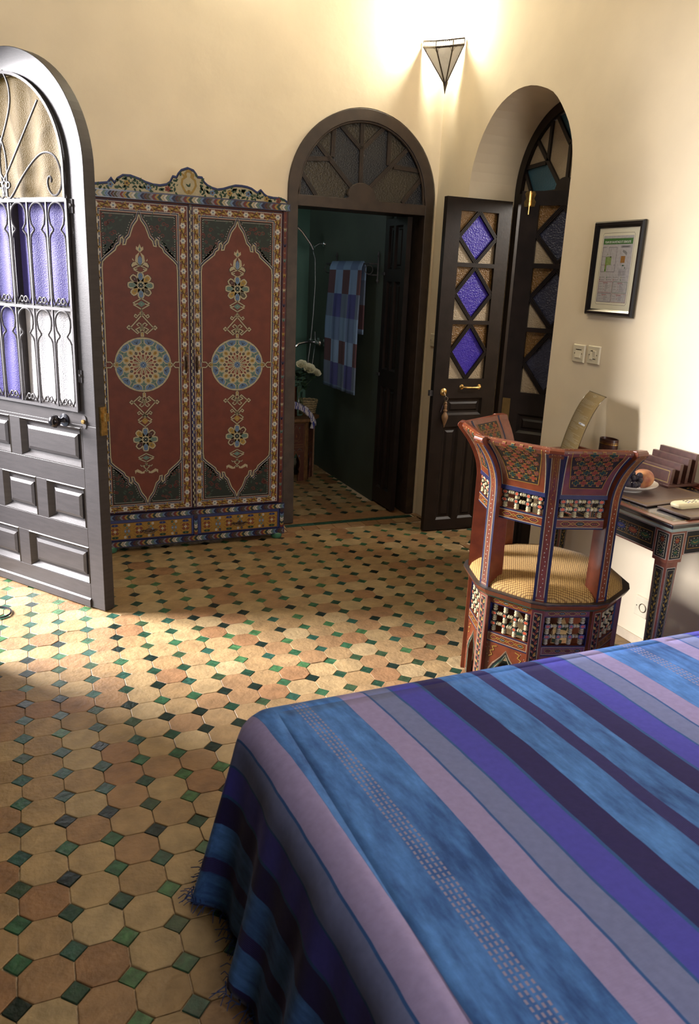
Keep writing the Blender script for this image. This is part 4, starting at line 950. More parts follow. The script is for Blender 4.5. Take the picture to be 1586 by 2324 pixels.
def spindles(k, zs, z0, z1, t0, t1, rc, parent, nblocks=4):
    """lattice of turned spindles and square painted blocks in side k"""
    s_len = (CP(k, 1, rc, 0)-CP(k, 0, rc, 0)).length; ts = [t0+(t1-t0)*(.095+.27*i) for i in range(nblocks)]
    e = (CP(k, 1, rc, 0)-CP(k, 0, rc, 0)).normalized(); nrm = Vector((e.y, -e.x, 0));
    if nrm.dot(dk(k)) < 0: nrm = -nrm
    B = .0085
    for i, t in enumerate(ts):
        lo = z0
        for z in sorted(zs):
            c = CP(k, t, rc, z)
            m = MB(); w_ = B*1.35 if i in (0, nblocks-1) else B
            m.hexa([c+e*sx*w_+nrm*sy*B-Vector((0, 0, B)) for sx, sy in ((-1, -1), (1, -1), (1, 1), (-1, 1))], [c+e*sx*w_+nrm*sy*B+Vector((0, 0, B)) for sx, sy in ((-1, -1), (1, -1), (1, 1), (-1, 1))], m=0)
            for sd in (1, -1):
                F_ = lambda u, v, h: c+e*u+nrm*sd*(B+h)+Vector((0, 0, v))
                m.add([F_(.0058*cos(q*pi/4)*w_/B, .0055*sin(q*pi/4), .0003) for q in range(8)], [tuple(range(8))], m=1)
                if sd > 0 or True:
                    for q in range(8): a = q*pi/4+.2; x_, y_ = .0068*cos(a)*w_/B, .0066*sin(a); m.add([F_(x_-.0009, y_-.0009, .0004), F_(x_+.0009, y_-.0009, .0004), F_(x_+.0009, y_+.0009, .0004), F_(x_-.0009, y_+.0009, .0004)], [(0, 1, 2, 3)], m=2)
            m.build('spindle_block', [blackpaint, mat('orange_red_enamel', (.42, .07, .03), .35), mat('ivory_enamel', (.62, .52, .33), .4)], parent)
            if z-B-lo > .006:
                m = MB(); m.lathe(CP(k, t, rc, lo), (0, 0, 1), [(r, h*(z-B-lo)) for r, h in BEAD], 10); m.build('turned_spindle', bone, parent, smooth=True)
            lo = z+B
        if z1-lo > .006: m = MB(); m.lathe(CP(k, t, rc, lo), (0, 0, 1), [(r, h*(z1-lo)) for r, h in BEAD], 10); m.build('turned_spindle', bone, parent, smooth=True)
    for z in zs:
        for a, b in zip(ts, ts[1:]):
            A, B_ = CP(k, a, rc, z)+e*B, CP(k, b, rc, z)-e*B; Lh = (B_-A).length
            m = MB(); m.lathe(A, e, [(r*.86, h*Lh) for r, h in BEAD], 10); m.build('turned_spindle', bone, parent, smooth=True)
TW = .105
for k in range(-1, 3):
    m = MB(); sweep_panel(m, k, .02, .98); bp = m.build('back_panel', chairred, chair, smooth=True, angle=40)
    def rail(name, z0, z1, mt, r0=.283, r1=.304): m = MB(); slab(m, k, TW*.8, 1-TW*.8, r0, r1, z0, z1); return m.build(name, mt, chair)
    rail('navy_rail', .872, .888, navy, .281, .3075); rl = rail('lower_rail', .757, .800, chairred)
    S = (CP(k, 1, 1, 0)-CP(k, 0, 1, 0)).length      # side length per unit radius
    P = Paint(lambda u, v, h: CP(k, .5+u/(S*.304), .304+h/.924, v), .0003)
    P.rect(-.098, .757, .098, .763, NAVY, 1); P.rect(-.098, .794, .098, .800, NAVY, 1); P.rect(-.098, .757, -.090, .80, NAVY, 1); P.rect(.090, .757, .098, .80, NAVY, 1)
    P.line([(-.089, .764), (.089, .764), (.089, .793), (-.089, .793)], .0018, IVORY, 2, True); chain(P, -.082, .082, .7785, .010)
    P.build('painted_rail', rl)
    g, L_ = along(OUT)
    def fo(u, v, h): r, z = g(v); return CP(k, .5+u/(S*.306), r+h/.924, z)
    P = Paint(fo, .0004); W2 = S*.306/2; n_ = 14
    for i in range(n_):
        a, b = L_*i/n_, L_*(i+1)/n_
        for s in (-1, 1):
            x1_, x0_ = s*(W2-.021), s*(W2-.031)
            P.poly([(x0_, a), (x1_, a), (x1_, b), (x0_, b)], NAVY, 1); P.poly([(s*(W2-.0335), a), (x0_, a), (x0_, b), (s*(W2-.0335), b)], IVORY, 2)
    P.rect(-W2+.033, .001, W2-.033, .0035, IVORY, 2)
    quatre(P, lambda v: .056+.017*min(1, v/.17), L_*.93)
    P.build('painted_quatrefoil_field', bp)
    gi, Li = along(INN)
    def fi(u, v, h): r, z = gi(v); return CP(k, .5+u/(S*.29), r-h/.924, z)
    P = Paint(fi, .0004); W2 = S*.29/2
    for i in range(n_):
        a, b = Li*i/n_, Li*(i+1)/n_
        for s in (-1, 1): P.poly([(s*(W2-.031), a), (s*(W2-.021), a), (s*(W2-.021), b), (s*(W2-.031), b)], NAVY, 1)
    quatre(P, lambda v: .050+.014*min(1, v/.17), Li*.9); P.build('painted_inner_field', bp)
    spindles(k, (.8615, .832), .800, .872, TW, 1-TW, .294, chair)
# seat rim: chamfered octagon
def oct16(r, w): return [p for k in range(8) for p in (CC+dk(k)*r-ek(k)*w/2, CC+dk(k)*r+ek(k)*w/2)]
def rimlayer(r0, r1, w, z0, z1, ri=.23):
    m = MB(); A, B_ = oct16(r0, w), oct16(r1, w*r1/r0); I = oct16(ri, w*.7); up = lambda L, z: [p+Vector((0, 0, z)) for p in L]
    v = up(A, z0)+up(B_, z1)+up(I, z0)+up(I, z1); n = 16; fs = []
    for i in range(n): j = (i+1) % n; fs += [(i, j, n+j, n+i), (n+i, n+j, 3*n+j, 3*n+i), (2*n+i, 3*n+i, 3*n+j, 2*n+j), (i, 2*n+i, 2*n+j, j)]
    m.add(v, fs); return m
rimlayer(.327, .331, .060, .466, .474).build('seat_rim', mat('worn_dark_rim', (.030, .022, .020), .4, var=.4, scale=90), chair, bevel=.0015)
rimlayer(.316, .328, .056, .446, .466).build('rim_moulding', chairred, chair, bevel=.002)
rimlayer(.309, .316, .056, .438, .446).build('green_moulding', mat('green_enamel', (.018, .06, .04), .3, coat=.4), chair, bevel=.001)
# cushion
def weave():
    m, nt, b = nodes('gold_woven_fabric'); N = nt.nodes; L = nt.links
    tc = N.new('ShaderNodeTexCoord'); mp = N.new('ShaderNodeMapping'); mp.inputs['Rotation'].default_value = (0, 0, .6); mp.inputs['Scale'].default_value = (1, 1, 0)
    v = N.new('ShaderNodeTexVoronoi'); v.inputs['Scale'].default_value = 125; v.inputs['Randomness'].default_value = .12
    L.new(tc.outputs['Object'], mp.inputs[0]); L.new(mp.outputs[0], v.inputs['Vector'])
    r = N.new('ShaderNodeValToRGB'); r.color_ramp.elements[0].color = (.44, .27, .075, 1); r.color_ramp.elements[0].position = .25; r.color_ramp.elements[1].color = (.15, .070, .010, 1); r.color_ramp.elements[1].position = .52
    L.new(v.outputs['Distance'], r.inputs[0]); L.new(r.outputs[0], b.inputs['Base Color']); b.inputs['Roughness'].default_value = .8
    b.inputs['Sheen Weight'].default_value = .05
    bp = N.new('ShaderNodeBump'); bp.inputs['Strength'].default_value = .5; bp.inputs['Distance'].default_value = .002; bp.invert = True
    L.new(v.outputs['Distance'], bp.inputs['Height']); L.new(bp.outputs[0], b.inputs['Normal']); return m
m = MB(); R_ = [p for p in oct16(.302, .10)]; Q = []
for i in range(16):
    a, b = R_[i], R_[(i+1) % 16]; Q += [a.lerp(b, q/4) for q in range(4)]
n = len(Q); rings = [(1.0, .470), (1.0, .478), (.985, .488), (.95, .498), (.88, .511), (.78, .521), (.62, .530), (.42, .535), (.2, .537)]
vs = [CC+(q-CC)*s+Vector((0, 0, z+.004*sin(5*q.x+s*6)*(1 if s < .9 else 0))) for s, z in rings for q in Q]+[CC+Vector((0, 0, .538))]
fs = [(j*n+i, j*n+(i+1) % n, (j+1)*n+(i+1) % n, (j+1)*n+i) for j in range(len(rings)-1) for i in range(n)]+[((len(rings)-1)*n+i, (len(rings)-1)*n+(i+1) % n, len(vs)-1) for i in range(n)]
m.add(vs, fs); tag(m.build('seat_cushion', weave(), chair, smooth=True, angle=180), 'gold woven seat cushion')
# base
RB = .300
for k in range(8):
    m = MB(); post(m, k, [(RB+.006, .0), (RB+.006, .439)], [(RB-.040, .0), (RB-.040, .439)], .050); p = m.build('base_post', chairred, chair, bevel=.002)
    P = Paint(post_map(k, lambda v: (RB+.006, v)), .0003)
    P.rect(-.014, .01, .014, .425, BLACK, 1); P.line([(-.014, .01), (.014, .01), (.014, .425), (-.014, .425)], .0018, IVORY, 3, True)
    z = .02; q = 0
    while z < .415:
        P.leaf(0, z, .022, .010, pi/2+(.6 if q % 2 else -.6), (.30, .06, .03) if q % 3 else GOLD, 2); P.disc(-.008 if q % 2 else .008, z+.006, .0022, IVORY, 3, 5); P.disc(.009 if q % 2 else -.009, z+.002, .0018, (.03, .09, .06), 3, 5); z += .0125; q += 1
    P.build('painted_post_border', p)
    S = (CP(k, 1, 1, 0)-CP(k, 0, 1, 0)).length; W2 = S*RB/2
    def sl(name, t0, t1, z0, z1, mt=chairred): m = MB(); slab(m, k, t0, t1, RB-.022, RB, z0, z1); return m.build(name, mt, chair)
    top = sl('top_rail', .05, .95, .405, .439); mid = sl('middle_rail', .05, .95, .243, .288)
    for a, b in ((.05, .125), (.875, .95)): sl('lattice_stile', a, b, .288, .405, navy)
    f = lambda u, v, h: CP(k, .5+u/(2*W2), RB+h/.924, v)
    P = Paint(f, .0003); chain(P, -.080, .080, .421, .008, 4); P.rect(-.09, .405, .09, .4085, NAVY, 1); P.build('painted_rail', top)
    P = Paint(f, .0003); P.line([(-.084, .250), (.084, .250), (.084, .281), (-.084, .281)], .0018, IVORY, 2, True); P.rect(-.092, .243, .092, .248, NAVY, 1); P.rect(-.092, .283, .092, .288, NAVY, 1); chain(P, -.078, .078, .2655, .009, 4); P.build('painted_rail', mid)
    spindles(k, (.366, .323), .288, .405, .115, .885, RB-.012, chair)
    # arched apron panel
    m = MB(); hw = W2*.86; ai = .050
    def ARC(s, ap, zz): return [(-ai*s, 0), (-ai*s, zz), (-ai*1.06*s, zz+.02), (-ai*.8*s, zz+.05), (-ai*.3*s, zz+.085), (0, ap)]
    A = ARC(1, .205, .09); A = A+[(-u, v) for u, v in A[::-1][1:]]
    m.prism([(-hw, 0), (-hw, .243), (hw, .243), (hw, 0)]+A[::-1], f, -.020, -.001)
    ap = m.build('arched_panel', chairred, chair)
    P = Paint(lambda u, v, h: f(u, v, h-.001), .0003)
    n_ = len(A); U = lambda s: [(u*s, v+(s-1)*.05 if v > .0 else v) for u, v in A]
    for s, c, w_ in ((1.10, (.02, .07, .045), .011), (1.22, BLACK, .008), (1.30, (.45, .30, .18), .006), (1.03, IVORY, .003)): P.line([p for p in U(s) if p[1] < .238], w_, c, 2)
    rr = random.Random(k+50)
    for q in range(46):
        u = rr.uniform(.052, hw-.006)*rr.choice((-1, 1)); P.disc(u, rr.uniform(.01, .235), .0016, WHITE, 3, 4)
    for s in (-1, 1):
        outline2(P, [(s*.040, .232), (s*.060, .226), (s*.052, .212), (s*.068, .205), (s*.058, .190), (s*.072, .180)], .0035, GOLD, 4, .0004)
    P.build('painted_arch', ap)
# ================================================================ desk
desk = thing('desk', 'black and red lacquered writing desk with painted apron against the right wall', 'desk', (2.36, 2.5, 0))
X0, X1, Y0, Y1, ZT = 2.085, 2.622, 1.925, 3.16, .825
m = MB(); m.box((X0+.004, Y0+.004, ZT-.018), (X1, Y1-.004, ZT-.0005)); m.build('desk_top', redtrim, desk, bevel=.002)
def frame_ring(name, ins0, ins1, z0, z1, mt, bev=.0015, slope=0):
    m = MB()
    a, b = ins0, ins1
    bot = [(X0+a+slope, Y0+a+slope), (X1-a, Y0+a+slope), (X1-a, Y1-a), (X0+a+slope, Y1-a)]; top_ = [(X0+a, Y0+a), (X1-a, Y0+a), (X1-a, Y1-a), (X0+a, Y1-a)]; inn_ = [(X0+b, Y0+b), (X1-b, Y0+b), (X1-b, Y1-b), (X0+b, Y1-b)]
    n = 4; v = [(x, y, z0) for x, y in bot]+[(x, y, z1) for x, y in top_]+[(x, y, z0) for x, y in inn_]+[(x, y, z1) for x, y in inn_]; fs = []
    for i in range(n): j = (i+1) % n; fs += [(i, j, n+j, n+i), (n+i, n+j, 3*n+j, 3*n+i), (2*n+i, 3*n+i, 3*n+j, 2*n+j), (i, 2*n+i, 2*n+j, j)]
    m.add(v, fs); m.build(name, mt, desk, bevel=bev)
frame_ring('black_moulding', 0, .03, ZT-.016, ZT-.001, blackpaint, .003, .002)
frame_ring('mint_moulding', .002, .03, ZT-.029, ZT-.016, mint, .002, .004)
frame_ring('red_edging', .004, .030, ZT-.001, ZT+.0012, redtrim, .0005)
m = MB(); m.box((X0+.031, Y0+.031, ZT-.001), (X1-.012, Y1-.031, ZT+.0004)); m.build('black_top_inlay', blackpaint, desk)
P = Paint(lambda u, v, h: (u, v, ZT+.0005+h))
P.line([(X0+.036, Y0+.036), (X1-.018, Y0+.036), (X1-.018, Y1-.036), (X0+.036, Y1-.036)], .003, GOLD, 1, True)
P.poly([(X0+.044, Y0+.046), (X0+.078, Y0+.060), (X0+.052, Y0+.155), (X0+.040, Y0+.150)], (.34, .33, .30), 1)
rr = random.Random(9)
for i in range(60): y_ = Y0+.05+i*.019; P.disc(X0+.045+.012*sin(i*1.7), y_, .0035, GOLD, 2, 5); P.leaf(X1-.05+.01*sin(i), y_, .016, .007, rr.uniform(0, 6), GOLD, 2)
P.build('painted_top_border', desk)
AX, AY = 2.104, 1.944
def dbox(name, a, b, mt, **k): m = MB(); m.box(a, b); return m.build(name, mt, desk, **k)
zA0, zA1 = .696, ZT-.029
leg_xy = [(AX, AY), (X1-.072, AY), (AX, Y1-.085), (X1-.072, Y1-.085)]
for x, y in leg_xy:
    m = MB(); m.box((x-.004, y-.004, .675), (x+.066, y+.066, zA1)); m.hexa([(x+.010, y+.010, 0), (x+.046, y+.010, 0), (x+.046, y+.046, 0), (x+.010, y+.046, 0)], [(x+.002, y+.002, .675), (x+.058, y+.002, .675), (x+.058, y+.058, .675), (x+.002, y+.058, .675)])
    lg = m.build('leg', redtrim, desk, bevel=.0015)
    for face in (0, 1):
        tp_ = lambda v: .008*(1-v/.675)
        if face == 0: f1 = lambda u, v, h: (x-.004-h, y-.004+u, v); f2 = lambda u, v, h: (x+.002+tp_(v)-h, y+.030+u*(1-.35*(1-v/.675)), v)
        else: f1 = lambda u, v, h: (x-.004+u, y-.004-h, v); f2 = lambda u, v, h: (x+.030+u*(1-.35*(1-v/.675)), y+.002+tp_(v)-h, v)
        P = Paint(f1); P.rect(.006, .688, .064, .786, WHITE, 1); P.rect(.0085, .690, .0615, .784, BLACK, 2)
        P.line([(.018, .697), (.052, .697), (.052, .777), (.018, .777)], .002, IVORY, 3, True); P.line([(.018, .727), (.052, .747)], .002, IVORY, 3); P.line([(.018, .747), (.030, .740)], .002, IVORY, 3); P.line([(.042, .734), (.052, .727)], .002, IVORY, 3)
        for zc, c in ((.759, (.30, .05, .02)), (.714, (.02, .09, .05))):
            P.disc(.035, zc, .010, c, 3, 8)
            P.line([(.029, zc+.003), (.035, zc-.001), (.041, zc+.002)], .002, YEL, 4)
            for q in range(9): P.disc(.035+.0135*cos(q*.7), zc+.0135*sin(q*.7), .0018, WHITE, 4, 5)
        P.build('painted_block', lg)
        P = Paint(f2, .0004)
        P.rect(-.0215, .02, .0215, .655, WHITE, 1); P.rect(-.0193, .0225, .0193, .6525, BLACK, 2)
        P.line([(-.0145, .03), (.0145, .03), (.0145, .645), (-.0145, .645)], .0016, IVORY, 3, True)
        q = 0; z = .040
        P.line([(.004*sin(v_*95), v_) for v_ in [.036+.006*i for i in range(100)]], .0018, (.30, .22, .05), 3)
        while z < .63:
            s_ = 1 if q % 2 else -1
            P.leaf(s_*.001, z, .017, .0075, pi/2-s_*.55, YEL, 4, .1); P.disc(-s_*.008, z+.006, .0014, WHITE, 4, 4); z += .0165; q += 1
        P.build('painted_leaf_strip', lg)
def apron(name, a, b, face):
    o = dbox(name, a, b, redtrim, bevel=.001)
    if face == 'x': L = b[1]-a[1]; f1 = lambda u, v, h: (a[0]-h, a[1]+u, v)
    else: L = b[0]-a[0]; f1 = lambda u, v, h: (a[0]+u, a[1]-h, v)
    P = Paint(f1); nseg = max(1, int(L/.30)); w_ = (L-.012)/nseg
    for s in range(nseg):
        u0 = .006+s*w_+.003; u1 = u0+w_-.006
        P.rect(u0, .702, u1, .790, WHITE, 1); P.rect(u0+.002, .704, u1-.002, .788, BLACK, 2)
        P.line([(u0+.012, .722), (u1-.012, .722), (u1-.012, .768), (u0+.012, .768)], .0018, GOLD, 3, True)
        nc = max(2, int((u1-u0)/.065)); cw_ = (u1-u0-.03)/nc
        for q in range(nc):
            c = u0+.015+(q+.5)*cw_; col = ((.02, .09, .05), (.30, .05, .02), (.03, .05, .25))[q % 3]
            P.disc(c, .745, cw_*.36, col, 3, 8, .011); P.line([(c-cw_*.2, .748), (c, .742), (c+cw_*.2, .747)], .002, YEL, 4)
            for t in range(10): P.disc(c+cw_*.42*cos(t*.63), .745+.0155*sin(t*.63), .0018, WHITE, 4, 5)
            if q: P.line([(c-cw_*.6, .722), (c-cw_*.5, .74), (c-cw_*.6, .768)], .0015, GOLD, 4); P.line([(c-cw_*.4, .722), (c-cw_*.5, .75), (c-cw_*.4, .768)], .0015, GOLD, 4)
    P.build('painted_cartouches', o); return o
apron('apron', (AX, AY+.063, zA0), (AX+.02, Y1-.089, zA1), 'x'); apron('apron', (AX+.066, AY, .700), (X1-.076, AY+.02, zA1), 'y')
dbox('back_apron', (X1-.022, AY+.063, zA0), (X1-.002, Y1-.089, zA1), redtrim); dbox('end_apron', (AX+.066, Y1-.04, zA0), (X1-.076, Y1-.02, zA1), redtrim)
m = MB(); m.box((X1-.012, Y0, ZT-.002), (X1+.002, Y1, ZT+.016)); m.build('back_upstand', redtrim, desk, bevel=.001)
ZD = ZT+.0015
def rotbox(mb, c, w, d, z0, z1, a):
    ca, sa = cos(a), sin(a); q = [(c[0]+x*ca-y*sa, c[1]+x*sa+y*ca) for x, y in ((-w/2, -d/2), (w/2, -d/2), (w/2, d/2), (-w/2, d/2))]
    mb.hexa([(x, y, z0) for x, y in q], [(x, y, z1) for x, y in q]); return q
def goldborder(P, q, ins, w, c=GOLD, l=1):
    cx = sum(p[0] for p in q)/4; cy = sum(p[1] for p in q)/4
    def s(p):
        dx, dy = p[0]-cx, p[1]-cy; h = sqrt(dx*dx+dy*dy); return p[0]-dx/h*ins*1.41, p[1]-dy/h*ins*1.41
    P.line([s(p) for p in q], w, c, l, True)
# desk blotter
m = MB(); q = rotbox(m, (2.32, 2.40), .36, .52, ZD+.001, ZD+.007, radians(4)); bl = m.build('desk_blotter', leather, bevel=.002)
tag(bl, 'brown leather desk blotter with stamped gold border under the fruit plate', 'blotter')
P = Paint(lambda u, v, h: (u, v, ZD+.007+h)); goldborder(P, q, .020, .004, (.40, .25, .08)); goldborder(P, q, .028, .0015, (.40, .25, .08)); goldborder(P, q, .013, .0012, (.35, .22, .07)); P.build('stamped_gold_border', bl)
m = MB(); q = rotbox(m, (2.325, 2.035), .27, .155, ZD+.001, ZD+.010, radians(2)); fo_ = m.build('leather_folder', leather, bevel=.002)
tag(fo_, 'brown leather folder under the remote control at the desk corner', 'folder')
P = Paint(lambda u, v, h: (u, v, ZD+.010+h)); goldborder(P, q, .016, .003, (.40, .25, .08)); goldborder(P, q, .022, .0012, (.40, .25, .08)); P.build('stamped_gold_border', fo_)
# remote control
rm = thing('remote_control', 'cream remote control lying on the leather folder', 'remote control', (2.33, 2.06, ZD+.010))
m = MB(); a_ = radians(-2)
def RP(u, v, z): return (2.325+u*cos(a_)-v*sin(a_), 2.062+u*sin(a_)+v*cos(a_), ZD+.011+z)
oul = [(-.105+.012*(1-cos(t)), 0) for t in ()]
ol = [(-.104, -.012), (-.098, -.021), (-.085, -.0245), (0, -.022), (.085, -.0245), (.098, -.021), (.104, -.012), (.104, .012), (.098, .021), (.085, .0245), (0, .022), (-.085, .0245), (-.098, .021), (-.104, .012)]
n = len(ol); lay = [(.90, 0), (.98, .005), (1, .012), (.97, .018), (.90, .021)]
m.add([RP(u*s, v*s, z) for s, z in lay for u, v in ol], [(j*n+i, j*n+(i+1) % n, (j+1)*n+(i+1) % n, (j+1)*n+i) for j in range(4) for i in range(n)]+[tuple(range(n))[::-1], tuple(range(4*n, 5*n))])
m.build('remote_body', mat('cream_remote_plastic', (.66, .58, .37), .4, var=.02), rm, smooth=True)
for i in range(7):
    for j in range(3):
        if (i+j) % 5 == 4: continue
        m = MB(); u, v = -.045+i*.018, -.012+j*.012; m.hexa([RP(u+.0055*cos(t), v+.0028*sin(t), .0205) for t in [q*pi/4 for q in range(8)]], [RP(u+.0045*cos(t), v+.0022*sin(t), .0222) for t in [q*pi/4 for q in range(8)]])
        m.build('button', (mat('blue_rubber', (.10, .14, .42), .5), mat('dark_rubber', (.04, .04, .04), .5))[(i*2+j) % 3 > 0], rm)
# plate of fruit
PC = Vector((2.262, 2.345, 0))
m = MB(); zp = ZD+.0075; m.lathe((PC.x, PC.y, zp), (0, 0, 1), [(.055, 0), (.058, .006), (.075, .012), (.098, .022), (.112, .031), (.1125, .0335), (.098, .0255), (.075, .016), (.05, .012), (.0, .012)], 40)
pl_ = m.build('plate', mat('white_porcelain', (.75, .72, .68), .2, var=.01, coat=.5), smooth=True, angle=60); tag(pl_, 'white porcelain plate holding fruit on the leather blotter', 'plate')
def peach_mat():
    return mat('peach_skin', (.36, .17, .065), .55, scale=28, col2=(.20, .035, .02), bump=.05, bscale=200, detail=8)
def fruit(name, c, r, mt, lab, sc=(1, 1, .92)):
    m = MB(); n = 24; M_ = 16; vs = []
    for i in range(M_+1):
        th = pi*i/M_
        for q in range(n):
            an = 2*pi*q/n; dent = 1-.10*math.exp(-(th/.35)**2)-.05*math.exp(-((an-pi)/.3)**2)*sin(th); vs.append((c[0]+r*sc[0]*sin(th)*cos(an)*dent, c[1]+r*sc[1]*sin(th)*sin(an)*dent, c[2]+r*sc[2]*cos(th)*dent))
    m.add(vs, [(i*n+q, (i+1)*n+q, (i+1)*n+(q+1) % n, i*n+(q+1) % n) for i in range(M_) for q in range(n)])
    return tag(m.build(name, mt, smooth=True, angle=180), lab, 'fruit')
fruit('peach', (PC.x+.036, PC.y-.036, zp+.012+.040), .042, peach_mat(), 'red and yellow peach beside the grapes on the white plate')
fruit('pear', (PC.x-.052, PC.y+.052, zp+.014+.030), .033, mat('yellow_green_fruit', (.42, .27, .07), .5, var=.2, scale=30), 'small yellow fruit on the white plate, half hidden by the chair')
gr = thing('grape_bunch', 'bunch of dark grapes resting against the peach', 'grapes', (PC.x-.01, PC.y-.03, zp+.02)); gm = mat('black_grape_skin', (.014, .010, .020), .5, var=.3, scale=60, spec=.3)
gpos = [(-.012, -.052, .026), (.004, -.058, .020), (-.002, -.066, .033), (.016, -.064, .033), (-.016, -.046, .045), (.002, -.050, .054), (-.018, -.040, .062), (.020, -.050, .055), (.030, -.054, .064), (.008, -.036, .070), (-.028, -.034, .052), (-.006, -.030, .074), (-.024, -.055, .034), (.026, -.062, .048)]
for x, y, z in gpos: m = MB(); m.ball((PC.x+x-.034, PC.y+y-.002, zp+z+.005), .0132, 12, (1, 1, 1.08)); m.build('grape', gm, gr, smooth=True, angle=180)
m = MB(); m.tube([(PC.x-.034, PC.y-.034, zp+.097), (PC.x-.030, PC.y-.039, zp+.082), (PC.x-.034, PC.y-.054, zp+.06), (PC.x-.032, PC.y-.060, zp+.03)], .0015, 6); m.build('stem', mat('grape_stem', (.10, .08, .03), .7), gr)
# letter rack
rk = thing('letter_rack', 'stepped dark brown leather letter rack against the wall', 'letter rack', (2.54, 2.43, ZD))
m = MB(); m.box((2.445, 2.315, ZD+.0075), (2.606, 2.535, ZD+.017)); m.build('rack_base', mahog, rk, bevel=.001)
for i, (x, h, y0, y1) in enumerate(((2.588, .122, 2.325, 2.53), (2.550, .104, 2.325, 2.53), (2.510, .084, 2.325, 2.53), (2.468, .066, 2.325, 2.53))):
    m = MB(); m.hexa([(x-.008, y0, ZD+.017), (x+.008, y0, ZD+.017), (x+.008, y1, ZD+.017), (x-.008, y1, ZD+.017)], [(x-.002, y0, ZD+.017+h), (x+.014, y0, ZD+.017+h), (x+.014, y1, ZD+.017+h), (x-.002, y1, ZD+.017+h)]); o = m.build('divider', mahog, rk, bevel=.001)
    if i == 3:
        P = Paint(lambda u, v, hh: (x-.008+.006*v/h-hh-.0004, u, ZD+.017+v), .0003); P.line([(y0+.012, .008), (y1-.012, .008), (y1-.012, h-.010), (y0+.012, h-.010)], .004, (.38, .24, .08), 1, True); P.build('stamped_gold_border', o)
# pencil cup
cp = thing('pencil_cup', 'dark oval leather pencil cup with gold band behind the chair back', 'cup', (2.60, 2.84, ZD))
m = MB(); n = 28; cc_ = (2.575, 2.835)
E_ = lambda s, z: [(cc_[0]+.034*s*cos(2*pi*q/n), cc_[1]+.052*s*sin(2*pi*q/n), ZD+z) for q in range(n)]
L4 = [E_(.97, .0), E_(1, .003), E_(1, .102), E_(.98, .105), E_(.90, .105), E_(.88, .10), E_(.88, .01), E_(.2, .008)]
m.add([p for l in L4 for p in l], [(j*n+i, j*n+(i+1) % n, (j+1)*n+(i+1) % n, (j+1)*n+i) for j in range(7) for i in range(n)]+[tuple(range(n))[::-1], tuple(range(7*n, 8*n))]); m.build('cup_wall', mahog, cp, smooth=True, angle=50)
m = MB(); A = E_(1.008, .080); B2 = E_(1.008, .086)
m.add(A+B2, [(i, (i+1) % n, n+(i+1) % n, n+i) for i in range(n)]); A = E_(1.008, .089); B2 = E_(1.008, .091); m.add(A+B2, [(i, (i+1) % n, n+(i+1) % n, n+i) for i in range(n)]); m.build('gold_band', brass, cp)
# curved menu card in an acrylic holder
cd = thing('menu_card', 'tall curved gold information card with small print standing on the desk', 'card', (2.39, 2.9, ZD))
def CPt(u, v, h=0):
    # v: 0..1 height; leans and curves; u: -.5...5 width
    z = ZD+.006+.302*sin(v*1.25)/sin(1.25)*1.0
    base = Vector((2.335, 2.93, 0)); y_off = 0
    x = 2.378+.135*v**1.3
    return Vector((x, 2.885, z))+Vector((-.065, -.19, 0))*u*1.0+Vector((-.95, .32, 0))*h
gold_card = mat('gold_card', (.17, .115, .042), .45, metal=.1, var=.05, scale=20)
m = MB(); m.grid(1, 24, lambda a, b: CPt(a-.5, b, .0)); m.grid(1, 24, lambda a, b: CPt(.5-a, b, -.0012)); m.build('printed_sheet', gold_card, cd, smooth=True)
acry = glass('clear_acrylic', (.95, .95, .95), .05, 0, 10, 1.0)
m = MB()
for s in (-.5, .5): m.tube([CPt(s, v/16) for v in range(17)], .0016, 6)
m.tube([CPt(-.52, 1), CPt(.52, 1.0)], .0018, 6); m.build('acrylic_edge', acry, cd, smooth=True)
m = MB(); m.hexa([Vector((2.378+a*.05, 2.885, ZD+.0))+Vector((-.065, -.19, 0))*u for u, a in ((-.52, -1.6), (.52, -1.6), (.52, 0), (-.52, 0))], [Vector((2.378+a*.05, 2.885, ZD+.005))+Vector((-.065, -.19, 0))*u for u, a in ((-.52, -1.6), (.52, -1.6), (.52, 0), (-.52, 0))]); m.build('acrylic_foot', acry, cd)
P = Paint(lambda u, v, h: CPt(u, v, .0010+h), .0004); PALE = (.62, .55, .40)
P.poly([(0, .955), (.10, .925), (0, .895), (-.10, .925)], PALE, 1); P.poly([(0, .945), (.07, .925), (0, .905), (-.07, .925)], (.19, .13, .045), 2); P.poly([(0, .935), (.035, .925), (0, .915), (-.035, .925)], PALE, 3)
rr = random.Random(4); v = .83
while v > .10:
    ln_ = rr.uniform(.35, .8); x = -.42
    if rr.random() < .2: v -= .012; ln_ = .18
    while x < -.42+ln_:
        wl = rr.uniform(.03, .09); P.rect(x, v, min(x+wl, .42), v+.0042, PALE, 1); x += wl+.018
    v -= .0135
P.rect(.02, .44, .40, .462, (.75, .75, .74), 3); P.rect(.06, .447, .18, .455, (.15, .15, .18), 4)
P.build('small_print', cd)
